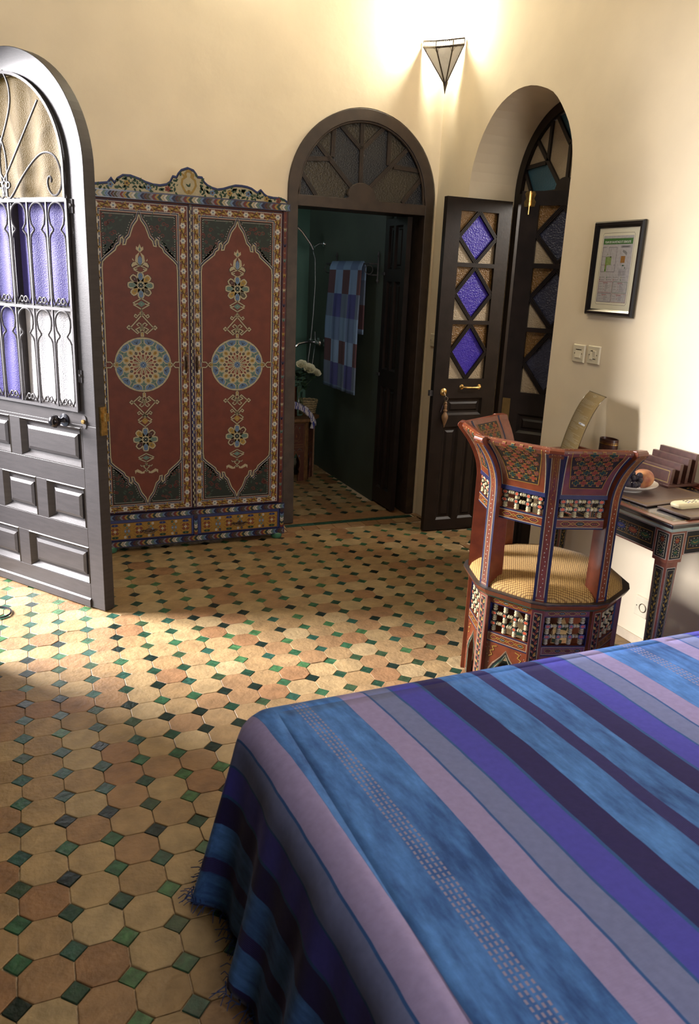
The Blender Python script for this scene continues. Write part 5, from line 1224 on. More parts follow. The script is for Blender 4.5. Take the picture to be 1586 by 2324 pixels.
# ================================================================ bed
bx0, bx1, by0, by1, bz = .50, 2.25, -.55, 1.62, .55
bed = thing('bed', 'low double bed hidden under the striped blue blanket', 'bed', (1.4, .5, 0))
m = MB(); m.box((bx0+.02, by0, .30), (bx1, by1-.03, bz-.012)); m.build('mattress', mat('white_ticking', (.6, .58, .55), .9), bed, bevel=.03)
m = MB(); m.box((bx0+.03, by0, .12), (bx1-.02, by1-.05, .299)); m.build('bed_base', darkwood, bed, bevel=.01)
for x in (bx0+.08, bx1-.12):
    for y in (by0+.06, by1-.14): m = MB(); m.box((x, y, 0), (x+.05, y+.05, .12)); m.build('leg', darkwood, bed)
def blanket_mat():
    m, nt, b = nodes('striped_wool_blanket'); N = nt.nodes; L = nt.links
    def M(op, a, b_=None, c=None):
        n = N.new('ShaderNodeMath'); n.operation = op
        for i, x in enumerate((a, b_, c)):
            if x is None: continue
            if isinstance(x, (int, float)): n.inputs[i].default_value = x
            else: L.new(x, n.inputs[i])
        return n.outputs[0]
    uv = N.new('ShaderNodeUVMap'); uv.uv_map = 'cloth'; sp = N.new('ShaderNodeSeparateXYZ'); L.new(uv.outputs[0], sp.inputs[0]); s, t = sp.outputs[0], sp.outputs[1]
    HP = .541; nz = N.new('ShaderNodeTexNoise'); nz.inputs['Scale'].default_value = 6; L.new(uv.outputs[0], nz.inputs['Vector'])
    s2 = M('ADD', s, M('MULTIPLY', M('SUBTRACT', nz.outputs['Fac'], .5), .010))
    sd = M('SUBTRACT', s2, .602); d = M('PINGPONG', sd, HP); q = M('DIVIDE', d, HP)
    r = N.new('ShaderNodeValToRGB'); r.color_ramp.interpolation = 'CONSTANT'; cr = r.color_ramp
    BL = (.045, .125, .36); PK = (.27, .235, .46); GY = (.155, .185, .38); VI = (.065, .066, .42); DK = (.024, .020, .11); LN = (.028, .09, .28)
    stops = [(0, BL), (.113, PK), (.180, LN), (.186, GY), (.252, LN), (.258, VI), (.338, LN), (.345, DK), (.420, BL)]
    while len(cr.elements) < len(stops): cr.elements.new(.5)
    for e, (p, c) in zip(cr.elements, stops): e.position = p/HP; e.color = rgb(c)
    L.new(q, r.inputs[0])
    # mottled blue: streaks along the stripe
    mp = N.new('ShaderNodeMapping'); mp.inputs['Scale'].default_value = (38, 9, 1); L.new(uv.outputs[0], mp.inputs[0])
    n1 = N.new('ShaderNodeTexNoise'); n1.inputs['Scale'].default_value = 1.0; n1.inputs['Detail'].default_value = 6; n1.inputs['Roughness'].default_value = .65; L.new(mp.outputs[0], n1.inputs['Vector'])
    n0 = N.new('ShaderNodeTexNoise'); n0.inputs['Scale'].default_value = 3.5; L.new(uv.outputs[0], n0.inputs['Vector'])
    mix = M('ADD', M('MULTIPLY', n1.outputs['Fac'], .6), M('MULTIPLY', n0.outputs['Fac'], .4))
    rb = N.new('ShaderNodeValToRGB'); rb.color_ramp.elements[0].position = .36; rb.color_ramp.elements[0].color = (.025, .072, .24, 1); rb.color_ramp.elements[1].position = .64; rb.color_ramp.elements[1].color = (.088, .245, .66, 1); L.new(mix, rb.inputs[0])
    isb = M('MAXIMUM', M('LESS_THAN', d, .113), M('GREATER_THAN', d, .420))
    def mixc(f, a, b_):
        x = N.new('ShaderNodeMix'); x.data_type = 'RGBA'; L.new(f, x.inputs[0])
        for i, v in ((6, a), (7, b_)):
            if isinstance(v, tuple): x.inputs[i].default_value = rgb(v)
            else: L.new(v, x.inputs[i])
        return x.outputs[2]
    c = mixc(isb, r.outputs[0], rb.outputs[0])
    # four dashed rows at the centre of the light blue band
    row = M('MULTIPLY', M('LESS_THAN', M('PINGPONG', M('ADD', sd, .0), .0055), .0021), M('LESS_THAN', d, .0215))
    row = M('MULTIPLY', M('LESS_THAN', M('ABSOLUTE', M('SUBTRACT', M('PINGPONG', d, .011), .0055)), .0024), M('LESS_THAN', d, .0225))
    dash = M('GREATER_THAN', M('FRACT', M('MULTIPLY', t, 72)), .36)
    c = mixc(M('MULTIPLY', row, dash), c, (.25, .23, .36))
    # dark pinstripes
    e_ = M('SUBTRACT', HP, d)
    st = M('MULTIPLY', M('LESS_THAN', M('ABSOLUTE', M('SUBTRACT', M('PINGPONG', e_, .0048), .0024)), .0016), M('LESS_THAN', e_, .0215))
    c = mixc(M('LESS_THAN', e_, .0215), c, (.036, .052, .21)); c = mixc(st, c, (.030, .020, .11))
    # weave variation
    n2 = N.new('ShaderNodeTexNoise'); n2.inputs['Scale'].default_value = 60; n2.inputs['Detail'].default_value = 6; L.new(uv.outputs[0], n2.inputs['Vector'])
    mr = N.new('ShaderNodeMapRange'); mr.inputs['To Min'].default_value = .82; mr.inputs['To Max'].default_value = 1.2; L.new(n2.outputs['Fac'], mr.inputs['Value'])
    vm = N.new('ShaderNodeVectorMath'); vm.operation = 'SCALE'; L.new(c, vm.inputs[0]); L.new(mr.outputs[0], vm.inputs['Scale']); L.new(vm.outputs[0], b.inputs['Base Color'])
    b.inputs['Roughness'].default_value = .85; b.inputs['Sheen Weight'].default_value = .06; b.inputs['Sheen Roughness'].default_value = .4; b.inputs['Specular IOR Level'].default_value = .2
    mp2 = N.new('ShaderNodeMapping'); mp2.inputs['Scale'].default_value = (40, 300, 1); L.new(uv.outputs[0], mp2.inputs[0])
    n3 = N.new('ShaderNodeTexNoise'); n3.inputs['Scale'].default_value = 1; n3.inputs['Detail'].default_value = 3; L.new(mp2.outputs[0], n3.inputs['Vector'])
    n4 = N.new('ShaderNodeTexNoise'); n4.inputs['Scale'].default_value = 9; n4.inputs['Detail'].default_value = 4; L.new(uv.outputs[0], n4.inputs['Vector'])
    hh = M('ADD', M('MULTIPLY', n3.outputs['Fac'], .12), n4.outputs['Fac'])
    bp = N.new('ShaderNodeBump'); bp.inputs['Strength'].default_value = .35; bp.inputs['Distance'].default_value = .012; L.new(hh, bp.inputs['Height']); L.new(bp.outputs[0], b.inputs['Normal'])
    return m
ex, ey = .555, 1.644         # where the flat top starts to roll over
RL = .10
def drop_prof(rho):
    """outward shift and fall after rho metres of cloth past the edge"""
    q = RL*pi/2*.86
    if rho < q: a = rho/RL; return RL*sin(a), RL*(1-cos(a))
    a = q/RL; k = rho-q; sl = .15; return RL*sin(a)+k*sl*(1+.1*k), RL*(1-cos(a))+k*.975
def cloth(w, rho):
    """w: position along the edge path (negative: along the left side; 0..1 corner; >1 along the foot)"""
    if w <= 0: bx_, by_ = ex, ey+w; dx, dy = -1, 0; per = w
    elif w >= 1: bx_, by_ = ex+(w-1), ey; dx, dy = 0, 1; per = .35+(w-1)
    else: a = w*pi/2; bx_, by_ = ex, ey; dx, dy = -cos(a), sin(a); per = w*.35
    o, f = drop_prof(rho); k = max(0, rho-.06)/.5
    fold = (.020*sin(per*21+1.0)+.012*sin(per*43+.5)+.008*sin(per*11))*k**1.15
    if 0 < w < 1: fold += .030*k*sin(w*pi)
    o = max(0, o+fold); z = max(.006, bz-f)
    if z <= .0061: o += 0
    return (bx_+dx*o, by_+dy*o, z)
def top_z(x, y): return bz+.004*sin(x*5+y*3)+.002*sin(y*9-x*4)+.002*sin(x*11+1.3)*sin(y*6)
m = MB(); uvs = []
NU, NV = 70, 70; LW = .60
def put(p, uv): m.v.append(p); uvs.append(uv); return len(m.v)-1
def skew(x, y):
    dy = max(0, 1.70-y); return (x-.035*(1-math.exp(-dy/.25))-.030*dy-.010+(.0 if x > .5 else 0), y)
T = [[None]*(NU+1) for _ in range(NV+1)]
for j in range(NV+1):
    for i in range(NU+1):
        x = ex+(2.30-ex)*i/NU; y = ey+(-.55-ey)*j/NV
        ed = max(0, min((x-ex)/.3, (ey-y)/.3, 1)); z = bz+(top_z(x, y)-bz)*ed*ed*(3-2*ed)
        T[j][i] = put((x, y, z), skew(x, y))
for j in range(NV):
    for i in range(NU): m.f.append([T[j][i], T[j+1][i], T[j+1][i+1], T[j][i+1]])
ws = [-2.15+2.15*j/110 for j in range(110)]+[j/22 for j in range(22)]+[1+1.78*j/70 for j in range(71)]
KR = 26; G = []
for w in ws:
    col = []
    for q in range(KR+1):
        Lw = LW+(.02*sin(w*9))-(.0 if not 0 < w < 1 else 0)
        rho = Lw*q/KR; p = cloth(w, rho)
        if w <= 0: s, t = ex-rho, ey+w
        elif w >= 1: s, t = ex+(w-1), ey+rho
        else: a = w*pi/2; s, t = ex-rho*cos(a), ey+rho*sin(a)
        col.append(put(p, skew(s, t)))
    G.append(col)
for a in range(len(G)-1):
    for q in range(KR): m.f.append([G[a][q], G[a+1][q], G[a+1][q+1], G[a][q+1]])
m.mi = [0]*len(m.f); m.c = [(1, 1, 1)]*len(m.f); m.fixn = False
bl = m.build('blanket', blanket_mat(), smooth=True, angle=180, origin=(ex, ey, 0))
uvl = bl.data.uv_layers.new(name='cloth')
for li, l in enumerate(bl.data.loops): uvl.data[li].uv = uvs[l.vertex_index]
bm = bmesh.new(); bm.from_mesh(bl.data); bmesh.ops.remove_doubles(bm, verts=bm.verts, dist=1e-4)
bmesh.ops.recalc_face_normals(bm, faces=bm.faces); bm.to_mesh(bl.data); bm.free(); bl.data.polygons.foreach_set('use_smooth', [True]*len(bl.data.polygons))
md = bl.modifiers.new('thickness', 'SOLIDIFY'); md.thickness = .004; md.offset = -1
tag(bl, 'blue, violet and lilac striped woven blanket draped over the bed', 'blanket')
m = MB(); rr = random.Random(2); w = -.75
while w < 1.3:
    p = Vector(cloth(w, LW)); d = Vector((-1, 0, 0)) if w < 0 else Vector((-cos(min(w, 1)*pi/2), sin(min(w, 1)*pi/2), 0))
    for q in range(2):
        a = p+Vector((0, rr.uniform(-.006, .006), .004)); e = a+d*rr.uniform(.012, .032)+Vector((rr.uniform(-.012, .012), rr.uniform(-.03, .03), 0)); e.z = .006; mid = a.lerp(e, .5)+Vector((0, rr.uniform(-.008, .008), .008))
        m.tube([a+Vector((0, 0, .012)), a, mid, e], [.0016, .0014, .0012, .001], 4)
    w += .019 if not 0 < w < 1 else .03
fr = m.build('fringe', mat('blue_wool_fringe', (.02, .045, .16), .9), bl); fr['kind'] = 'stuff'
# ================================================================ corner sconce
sc_ = thing('wall_sconce', 'lit corner sconce of pierced dark metal and frosted glass, shaped as an inverted pyramid', 'sconce', (2.57, 4.66, 2.70))
dmetal = mat('pierced_dark_metal', (.045, .032, .022), .45, metal=.6, var=.3, scale=80)
g_sc = glass('frosted_sconce_glass', (.42, .41, .40), .6, .6, 70, .35)
TPS = [Vector((2.458, 4.762, 2.996)), Vector((2.487, 4.655, 2.978)), Vector((2.560, 4.578, 2.980)), Vector((2.623, 4.556, 2.990))]
BTS = [p-Vector((0, 0, .034)) for p in TPS]; TIP = Vector((2.577, 4.672, 2.752)); BTS = [b+(TIP-b)*.0 for b in BTS]
for i in range(3):
    a, b = BTS[i], BTS[i+1]; sh = Vector((0, 0, .008)); m = MB()
    m.add([a, b, TIP, a+Vector((.003, .003, 0)), b+Vector((.003, .003, 0)), TIP+Vector((.003, .003, 0))], [(0, 1, 2), (3, 5, 4), (0, 3, 4, 1), (1, 4, 5, 2), (2, 5, 3, 0)]); m.build('glass_panel', g_sc, sc_)
    # pierced band: two rails with small posts between
    m = MB(); A, B_ = TPS[i], TPS[i+1]
    m.tube([A, B_], .0045, 6); m.tube([a, b], .0065, 6)
    n_ = 9
    for q in range(n_+1):
        t = q/n_; m.tube([A.lerp(B_, t), a.lerp(b, t)], .0020, 4)
        if q < n_:
            for zz in (.20, .80):
                c = A.lerp(B_, t+.5/n_).lerp(a.lerp(b, t+.5/n_), zz); e_ = (B_-A).normalized(); m.tube([c+e_*.0035*cos(r_)+Vector((0, 0, .0035*sin(r_))) for r_ in [2*pi*k_/8 for k_ in range(8)]], .0015, 4, closed=True)
    m.build('pierced_band', dmetal, sc_)
    m = MB()
    for s in (0, 1):
        P0 = a if s == 0 else b; P1 = b if s == 0 else a; u = (P1-P0).normalized(); v = (TIP-P0).normalized()
        m.tube([P0+v*.002+u*.028, P0+u*.022+v*.008, P0+u*.014+v*.006, P0+u*.010+v*.016, P0+u*.006+v*.026, P0+v*.034], .0012, 5)
    m.build('corner_scroll', dmetal, sc_)
for i in range(4): m = MB(); m.tube([TPS[i], BTS[i], TIP], .0036 if i in (0, 3) else .0046, 6); m.build('rib', dmetal, sc_)
m = MB(); m.lathe(TIP+Vector((0, 0, .018)), (0, 0, -1), [(.017, 0), (.010, .025), (.001, .066)], 8); m.build('tip_finial', dmetal, sc_)
m = MB(); m.ball((2.560, 4.690, 2.958), .018, 12, (1, 1, 1.3)); m.build('bulb', mat('lit_bulb', (1, .9, .7), .4, var=0, emis=((1, .88, .62), 9)), sc_, smooth=True)
m = MB(); m.lathe((2.560, 4.690, 2.905), (0, 0, 1), [(.011, 0), (.012, .02), (.010, .032)], 10); m.tube([(2.56, 4.69, 2.91), (2.575, 4.72, 2.90), (2.60, 4.755, 2.90)], .004, 6); m.build('bulb_holder', dmetal, sc_)
lamp('sconce_light', 'POINT', (2.55, 4.675, 3.09), 38, (1, .96, .80), radius=.03)
lamp('high_sconce_light', 'POINT', (1.43, 4.62, 3.55), 9, (1, .97, .80), radius=.08)
# ================================================================ framed plan
pf = thing('framed_notice', 'evacuation plan under glass in a black frame on the right wall', 'picture', (XR, 3.01, 1.48))
fy0, fy1, fz0, fz1 = 2.846, 3.170, 1.483, 1.906
fp = lambda u, v, d: (XR-.004-d, u, v)
def fring(name, i0, d0, i1, d1_, mt, parent):
    m = MB(); r = lambda i: [(fy0+i, fz0+i), (fy1-i, fz0+i), (fy1-i, fz1-i), (fy0+i, fz1-i)]
    v = [fp(u, z, 0) for u, z in r(0)]+[fp(u, z, .012) for u, z in r(0)]+[fp(u, z, .020) for u, z in r(.006)]+[fp(u, z, .018) for u, z in r(.018)]+[fp(u, z, .008) for u, z in r(.029)]+[fp(u, z, .004) for u, z in r(.029)]
    fs = [(l*4+i, l*4+(i+1) % 4, (l+1)*4+(i+1) % 4, (l+1)*4+i) for l in range(5) for i in range(4)]; m.add(v, fs); return m.build(name, mt, parent, smooth=True, angle=30)
fring('frame', 0, 0, 0, 0, mat('satin_black_frame', (.012, .010, .010), .25, var=.1, coat=.3), pf)
m = MB(); m.prism([(fy0+.026, fz0+.026), (fy1-.026, fz0+.026), (fy1-.026, fz1-.026), (fy0+.026, fz1-.026)], fp, .001, .005); mt_ = m.build('mount', mat('pale_card_mount', (.66, .62, .46), .6, var=.02), pf)
# printed sheet; local u runs to the right as seen (towards the viewer, -Y)
PWd, PHt = .256, .365; cyp, czp = (fy0+fy1)/2, (fz0+fz1)/2
fq = lambda u, v, h: (XR-.004-.0052-h, cyp-u, czp+v)
P = Paint(fq, .00012); K = (.05, .05, .05); GRN = (.09, .27, .055)
P.line([(-.106, -.150), (-.098, -.160), (.098, -.160), (.106, -.150), (.106, .150), (.098, .160), (-.098, .160), (-.106, .150)], .0012, K, 1, True)
P.rect(-.100, -.150, .100, .148, (.74, .70, .70), 1)
P.rect(-.097, .110, .097, .136, GRN, 2)
P.line([(-.097, .085+.012), (-.070, .097)], .0014, K, 3); P.line([(-.055, .097), (0, .097), (0, -.012), (-.055, -.012)], .0014, K, 3); P.line([(-.070, -.012), (-.095, -.012), (-.095, .097)], .0014, K, 3)
P.rect(-.070, -.012, -.058, .055, (.33, .48, .13), 3); P.rect(-.058, .018, -.030, .055, (.42, .56, .20), 3); P.rect(-.070, .012, -.066, .020, (.5, .05, .03), 4); P.rect(-.068, -.008, -.063, 0, (.03, .2, .06), 4)
for a, b in (((-.095, .056), (-.070, .056)), ((-.095, .018), (-.072, .018)), ((-.052, .097), (-.052, .072)), ((-.040, .097), (-.040, .056)), ((-.058, .056), (-.030, .056)), ((-.030, .018), (-.022, .018)), ((-.010, .018), (0, .018)), ((-.048, .018), (-.058, .018)), ((-.050, -.012), (-.050, .002))): P.line([a, b], .0009, K, 4)
P.disc(-.037, .054, .004, K, 5, 8, .0028); P.disc(-.058, .066, .0025, (.4, .45, .1), 5, 6)
P.rect(.025, .094, .085, .104, (.42, .40, .40), 3); P.poly([(.040, .085), (.058, .080), (.070, .072), (.066, .060), (.052, .070), (.038, .076)], (.38, .37, .36), 3)
P.rect(.032, .028, .060, .058, (.52, .24, .045), 3); P.rect(.046, .014, .057, .019, (.04, .22, .08), 3); P.line([(.027, .092), (.027, .000), (.078, .000), (.078, .092)], .0006, (.35, .35, .35), 3); P.disc(.066, .006, .003, (.05, .25, .08), 4, 6)
P.line([(.037, .028), (.037, .016), (.064, .016), (.064, -.002)], .0007, K, 4)
for i in range(4): P.line([(.024, -.004-.0065*i), (.078, -.004-.0065*i)], .0006, K, 3); P.rect(.028, -.009-.0065*i, .028+.020, -.0075-.0065*i, (.3, .3, .3), 3); P.rect(.052, -.009-.0065*i, .070, -.0075-.0065*i, (.3, .3, .3), 3)
for r_ in (0, 1):
    for c_ in range(4): P.rect(-.094+c_*.047, -.040-r_*.0105, -.0905+c_*.047, -.034-r_*.0105, ((.35, .42, .08), (.05, .3, .1), (.4, .42, .3), (.4, .5, .1), (.5, .04, .03), (.3, .3, .3), (.5, .04, .03), (.05, .3, .1))[r_*4+c_], 3); P.rect(-.088+c_*.047, -.0375-r_*.0105, -.062+c_*.047, -.0362-r_*.0105, (.25, .25, .25), 3)
for (x0, z0, c) in ((-.096, -.105, (.42, .05, .05)), (.002, -.105, (.06, .25, .08)), (-.096, -.148, (.06, .05, .07)), (.002, -.148, (.55, .22, .07))):
    w_, h_2 = .094, (.049 if z0 > -.12 else .038)
    P.line([(x0, z0), (x0+w_, z0), (x0+w_, z0+h_2), (x0, z0+h_2)], .0013, c, 3, True)
    P.rect(x0+.030, z0+h_2-.0065, x0+.062, z0+h_2-.0045, (.5, .07, .05), 3)
    n_ = int((h_2-.012)/.0040)
    for i in range(n_):
        zz = z0+h_2-.011-i*.0040; l_ = rr.uniform(.012, .034)
        P.rect(x0+.045, zz, x0+.045+l_, zz+.0012, (.3, .3, .3), 3)
        if i % 3 == 0: P.rect(x0+.006, zz, x0+.026, zz+.0012, (.3, .3, .3), 3); P.rect(x0+.036, zz-.001, x0+.039, zz+.002, (.5, .08, .05), 3)
P.build('printed_plan', pf)
def text(s_, size, loc, rot, col, parent, name='lettering', sx=1, align='CENTER'):
    cu = bpy.data.curves.new(name, 'FONT'); cu.body = s_; cu.size = size; cu.align_x = align; cu.align_y = 'CENTER'; cu.extrude = .0001
    o = bpy.data.objects.new(name, cu); COL.objects.link(o); bpy.context.view_layer.update()
    me = bpy.data.meshes.new_from_object(o.evaluated_get(bpy.context.evaluated_depsgraph_get())); bpy.data.objects.remove(o, do_unlink=True)
    me.materials.clear(); me.materials.append(col); ob = bpy.data.objects.new(name, me); COL.objects.link(ob); ob.parent = parent
    ob.location = Vector(loc)-world_loc(parent); ob.rotation_euler = rot; ob.scale = (sx, 1, 1); return ob
RX = (pi/2, 0, -pi/2)
wt = mat('white_print', (.8, .8, .75), .6, var=0); kt = mat('black_print', (.04, .04, .04), .6, var=0)
text('PLAN DE SAUVETAGE ET DEROUTE', .0135, fq(0, .1195, .0012), RX, wt, pf, sx=.80); 
text('PLAN DE SURVEILLE', .0055, fq(.055, .099, .0012), RX, kt, pf, sx=.85)
# ================================================================ switches and socket
def plate(name, lab, cat, y, z, w_, h_2, group=None):
    t_ = thing(name, lab, cat, (XR, y, z)); 
    m = MB(); m.hexa([(XR-.0005, y+a*w_/2, z+b*h_2/2) for a, b in ((-1, -1), (1, -1), (1, 1), (-1, 1))], [(XR-.010, y+a*(w_/2-.004), z+b*(h_2/2-.004)) for a, b in ((-1, -1), (1, -1), (1, 1), (-1, 1))]); m.build('cover_plate', white_plastic, t_, bevel=.002)
    for s in (-1, 1): m = MB(); m.lathe((XR-.010, y+s*.027, z), (-1, 0, 0), [(.0028, 0), (.0025, .0008), (.001, .0009)], 8); m.build('screw', bronze, t_)
    return t_
t_ = plate('light_switch', 'single cream light switch, left of the pair under the framed plan', 'light switch', 3.189, 1.291, .090, .090)
m = MB(); m.hexa([(XR-.010, 3.189+a*.021, 1.291+b*.021) for a, b in ((-1, -1), (1, -1), (1, 1), (-1, 1))], [(XR-.0125+.003*b, 3.189+a*.020, 1.291+b*.020) for a, b in ((-1, -1), (1, -1), (1, 1), (-1, 1))]); m.build('rocker', white_plastic, t_)
t_ = plate('light_switch', 'double cream light switch, right of the pair under the framed plan', 'light switch', 3.078, 1.294, .090, .090)
for s in (-1, 1): m = MB(); m.hexa([(XR-.010, 3.078+s*.0105+a*.0100, 1.294+b*.021) for a, b in ((-1, -1), (1, -1), (1, 1), (-1, 1))], [(XR-.0125+s*.003*b, 3.078+s*.0105+a*.0095, 1.294+b*.020) for a, b in ((-1, -1), (1, -1), (1, 1), (-1, 1))]); m.build('rocker', white_plastic, t_)
t_ = plate('light_switch', 'cream switch in the corner beside the bathroom door frame', 'light switch', 4.672, 1.228, .085, .088)
m = MB(); m.box((XR-.013, 4.655, 1.21), (XR-.010, 4.69, 1.246)); m.build('rocker', white_plastic, t_)
t_ = plate('wall_socket', 'white wall socket low behind the desk leg', 'socket', 2.524, .195, .085, .10)
m = MB(); m.lathe((XR-.010, 2.512, .195), (-1, 0, 0), [(.021, 0), (.021, .002), (.019, .0025), (.018, .001), (.0, .001)], 20); m.build('socket_face', white_plastic, t_)
m = MB(); m.tube([(XR-.0125, 2.512+.020*cos(a), .195+.020*sin(a)) for a in [2*pi*i/20 for i in range(20)]], .0016, 6, closed=True); m.build('metal_ring', bronze, t_)
# cable on the floor
m = MB(); pth = [(-.24, 3.70), (-.19, 3.72), (-.12, 3.70), (-.075, 3.74), (-.075, 3.80), (-.12, 3.845), (-.20, 3.86), (-.24, 3.84)]
pth = smooth_path(pth, 2); m.tube([(x, y, .006) for x, y in pth], .0045, 8); tag(m.build('cable', blackpaint, smooth=True), 'thin black cable curling on the tiles behind the entrance door edge', 'cable')
# baseboard: low painted skirting on the right wall
m = MB(); m.box((XR-.006, 2.0, 0), (XR, 3.40, .045)); tag(m.build('baseboard_right', mat('worn_skirting_plaster', (.62, .52, .38), .8, var=.1, scale=12, bump=.2), origin=(XR, 2.7, 0)), 'worn low plaster skirting', kind='structure')

# ================================================================ bathroom contents
# octagonal painted side table
def side_table():
    t = thing('side_table', 'small octagonal painted side table in the bathroom doorway', 'side table', (2.07, 6.05, 0)); C_ = Vector((2.055, 6.02, 0)); R = .235; ph = radians(-62)
    wood = mat('honey_brown_wood', (.17, .085, .035), .45, var=.25, scale=30); rp = mat('table_red_paint', (.085, .024, .014), .55)
    def T(k, s, z, r=R): a0, a1 = ph+k*pi/4, ph+(k+1)*pi/4; p = Vector((cos(a0), sin(a0), 0))*(1-s)+Vector((cos(a1), sin(a1), 0))*s; return C_+p*r+Vector((0, 0, z))
    m = MB(); m.hexa([T(k, 0, .492, .275) for k in range(8)], [T(k, 0, .515, .275) for k in range(8)]); m.hexa([T(k, 0, .478, .250) for k in range(8)], [T(k, 0, .492, .262) for k in range(8)]); m.build('table_top', wood, t, bevel=.002)
    W = R*.765
    for k in range(8):
        f = lambda u, v, d: T(k, .5+u/W, v, R-d)
        A = [(-.022, 0), (-.026, .05), (-.034, .07), (-.028, .10), (-.038, .13), (-.034, .165), (-.018, .20), (0, .235)]; A = A+[(-u, v) for u, v in A[::-1][1:]]
        m = MB(); m.prism([(-W*.44, 0), (-W*.44, .48), (W*.44, .48), (W*.44, 0)]+A[::-1][::1], f, 0, .014); p = m.build('side_panel', rp, t)
        P = Paint(lambda u, v, h: f(u, v, -h), .0004); OR = (.30, .17, .08)
        for z0, z1 in ((.305, .47), (.285, .300), (.245, .280)): P.line([(-W*.36, z0), (W*.36, z0), (W*.36, z1), (-W*.36, z1)], .003, OR, 1, True)
        P.line([(u*1.14, v*1.03) for u, v in A], .004, OR, 1)
        for s in (-1, 1):
            P.line([(0, .46), (s*.020, .42), (s*.034, .385), (s*.022, .345), (s*.006, .335), (s*.022, .322), (s*.040, .335)], .0032, OR, 2); P.leaf(s*.022, .43, .02, .008, pi/2-s*.6, TEAL, 2); P.leaf(s*.03, .20, .02, .008, pi/2, SKY, 2); P.line([(s*.01, .255), (s*.03, .27), (s*.05, .255)], .003, TEAL, 2)
        P.leaf(0, .36, .03, .010, pi/2, (.4, .15, .05), 3, 0); P.disc(0, .335, .004, OR, 3)
        P.build('painted_arabesque', p)
        d = Vector((cos(ph+k*pi/4), sin(ph+k*pi/4), 0)); e = Vector((-d.y, d.x, 0)); m = MB()
        m.hexa([C_+d*(R-.02)+e*-.018, C_+d*(R+.006)+e*-.014, C_+d*(R+.006)+e*.014, C_+d*(R-.02)+e*.018], [q+Vector((0, 0, .48)) for q in (C_+d*(R-.02)+e*-.018, C_+d*(R+.006)+e*-.014, C_+d*(R+.006)+e*.014, C_+d*(R-.02)+e*.018)]); m.build('corner_strip', wood, t)
    return t
side_table()
# basket
bk = thing('wicker_basket', 'small round palm-leaf basket on the side table', 'basket', (2.262, 6.07, .515)); wk = mat('palm_wicker', (.30, .22, .11), .8, var=.3, scale=90)
for i in range(6):
    z = .522+i*.019; r = .058+.020*i/5; m = MB(); m.tube([(2.262+(r+.003*sin(12*a+i*pi))*cos(a), 6.07+(r+.003*sin(12*a+i*pi))*sin(a), z+.003*cos(12*a)) for a in [2*pi*q/48 for q in range(48)]], .0085, 6, closed=True); m.build('wicker_coil', wk, bk, smooth=True)
m = MB(); m.lathe((2.262, 6.07, .516), (0, 0, 1), [(.05, 0), (.052, .006), (.0, .007)], 20); m.build('basket_base', wk, bk)
# glass jug + roses
va = thing('glass_vase', 'clear glass vase holding the roses on the side table', 'vase', (2.14, 5.96, .515))
m = MB(); m.lathe((2.14, 5.96, .516), (0, 0, 1), [(.036, 0), (.040, .01), (.040, .12), (.030, .16), (.034, .19), (.032, .19), (.028, .16), (.037, .12), (.037, .012), (.0, .01)], 24); m.build('vase_wall', glass('vase_glass', (.8, .9, .85), .05, 0, 10, 1), va, smooth=True)
petal = mat('cream_rose_petal', (.72, .68, .48), .6, var=.08, scale=30); leafm = mat('rose_leaf', (.022, .045, .022), .5, var=.3, scale=30); stemm = mat('rose_stem', (.06, .10, .04), .6)
def rose(x, y, z, r, lab, base=(2.14, 5.96, .70), bud=0, leaves=5, seed=1):
    R_ = random.Random(seed); t = thing('rose', lab, 'flower', base, 'cream roses in the glass vase' if not bud else None)
    B = Vector(base); H = Vector((x, y, z)); mid = B.lerp(H, .5)+Vector((0, 0, .03)); m = MB(); m.tube([B-Vector((0, 0, .12)), B, mid, H-Vector((0, 0, r*.6))], .0028, 6); m.build('stem', stemm, t, smooth=True)
    ax = ((H-mid).normalized()+Vector((-.5, -.9, .5))).normalized(); e1 = ax.orthogonal().normalized(); e2 = ax.cross(e1)
    for ring, (n_, rad, op) in enumerate([(3, .28, .15), (5, .52, .32), (6, .78, .62), (7, 1.0, 1.0)][:(2 if bud else 4)]):
        for q in range(n_):
            a = 2*pi*q/n_+ring*.5+R_.uniform(-.1, .1); rd = e1*cos(a)+e2*sin(a); td = ax.cross(rd); m = MB()
            def pf_(u, v): s = (u-.5)*2; w_ = rad*r*(.95)*sin(pi*(.15+.62*v)); out = rad*r*(.35+.75*v**1.1*(.6+op*.5))+(.12*r*v*v*op); return H-ax*r*.5+rd*(out*cos(s*.65))+td*(w_*s)+ax*(r*(1.25-.45*op)*v*(1-.10*s*s)+.04*r*sin(9*s*v))
            m.grid(6, 5, pf_); o = m.build('petal', petal, t, smooth=True, angle=180)
    for q in range(leaves):
        tt = R_.uniform(.2, .85); c = B.lerp(H, tt)+Vector((0, 0, .03*sin(pi*tt))); an = R_.uniform(0, 6.28); L = R_.uniform(.05, .075); dr = Vector((cos(an), sin(an)*.7, R_.uniform(-.5, .3))).normalized(); sd = dr.cross(Vector((0, 0, 1))).normalized(); m = MB()
        m.grid(4, 6, lambda u, v: c+dr*L*v+sd*(u-.5)*L*.75*sin(pi*min(1, v*.97+.03))+Vector((0, 0, -.25*L*v*v+.10*L*abs(u-.5)))); m.build('leaf', leafm, t, smooth=True, angle=180)
rose(2.150, 5.93, .925, .036, 'cream rose, upper left bloom of the pair over the vase', seed=1, leaves=9); rose(2.205, 5.90, .895, .040, 'cream rose, lower right bloom of the pair over the vase', seed=2, leaves=9)
rose(2.280, 5.93, .860, .030, 'half-open cream rose leaning right of the vase', seed=3, leaves=8); rose(2.405, 5.95, .895, .024, 'closed rose bud on a long stem beside the hanging towel', bud=1, seed=4, leaves=3)
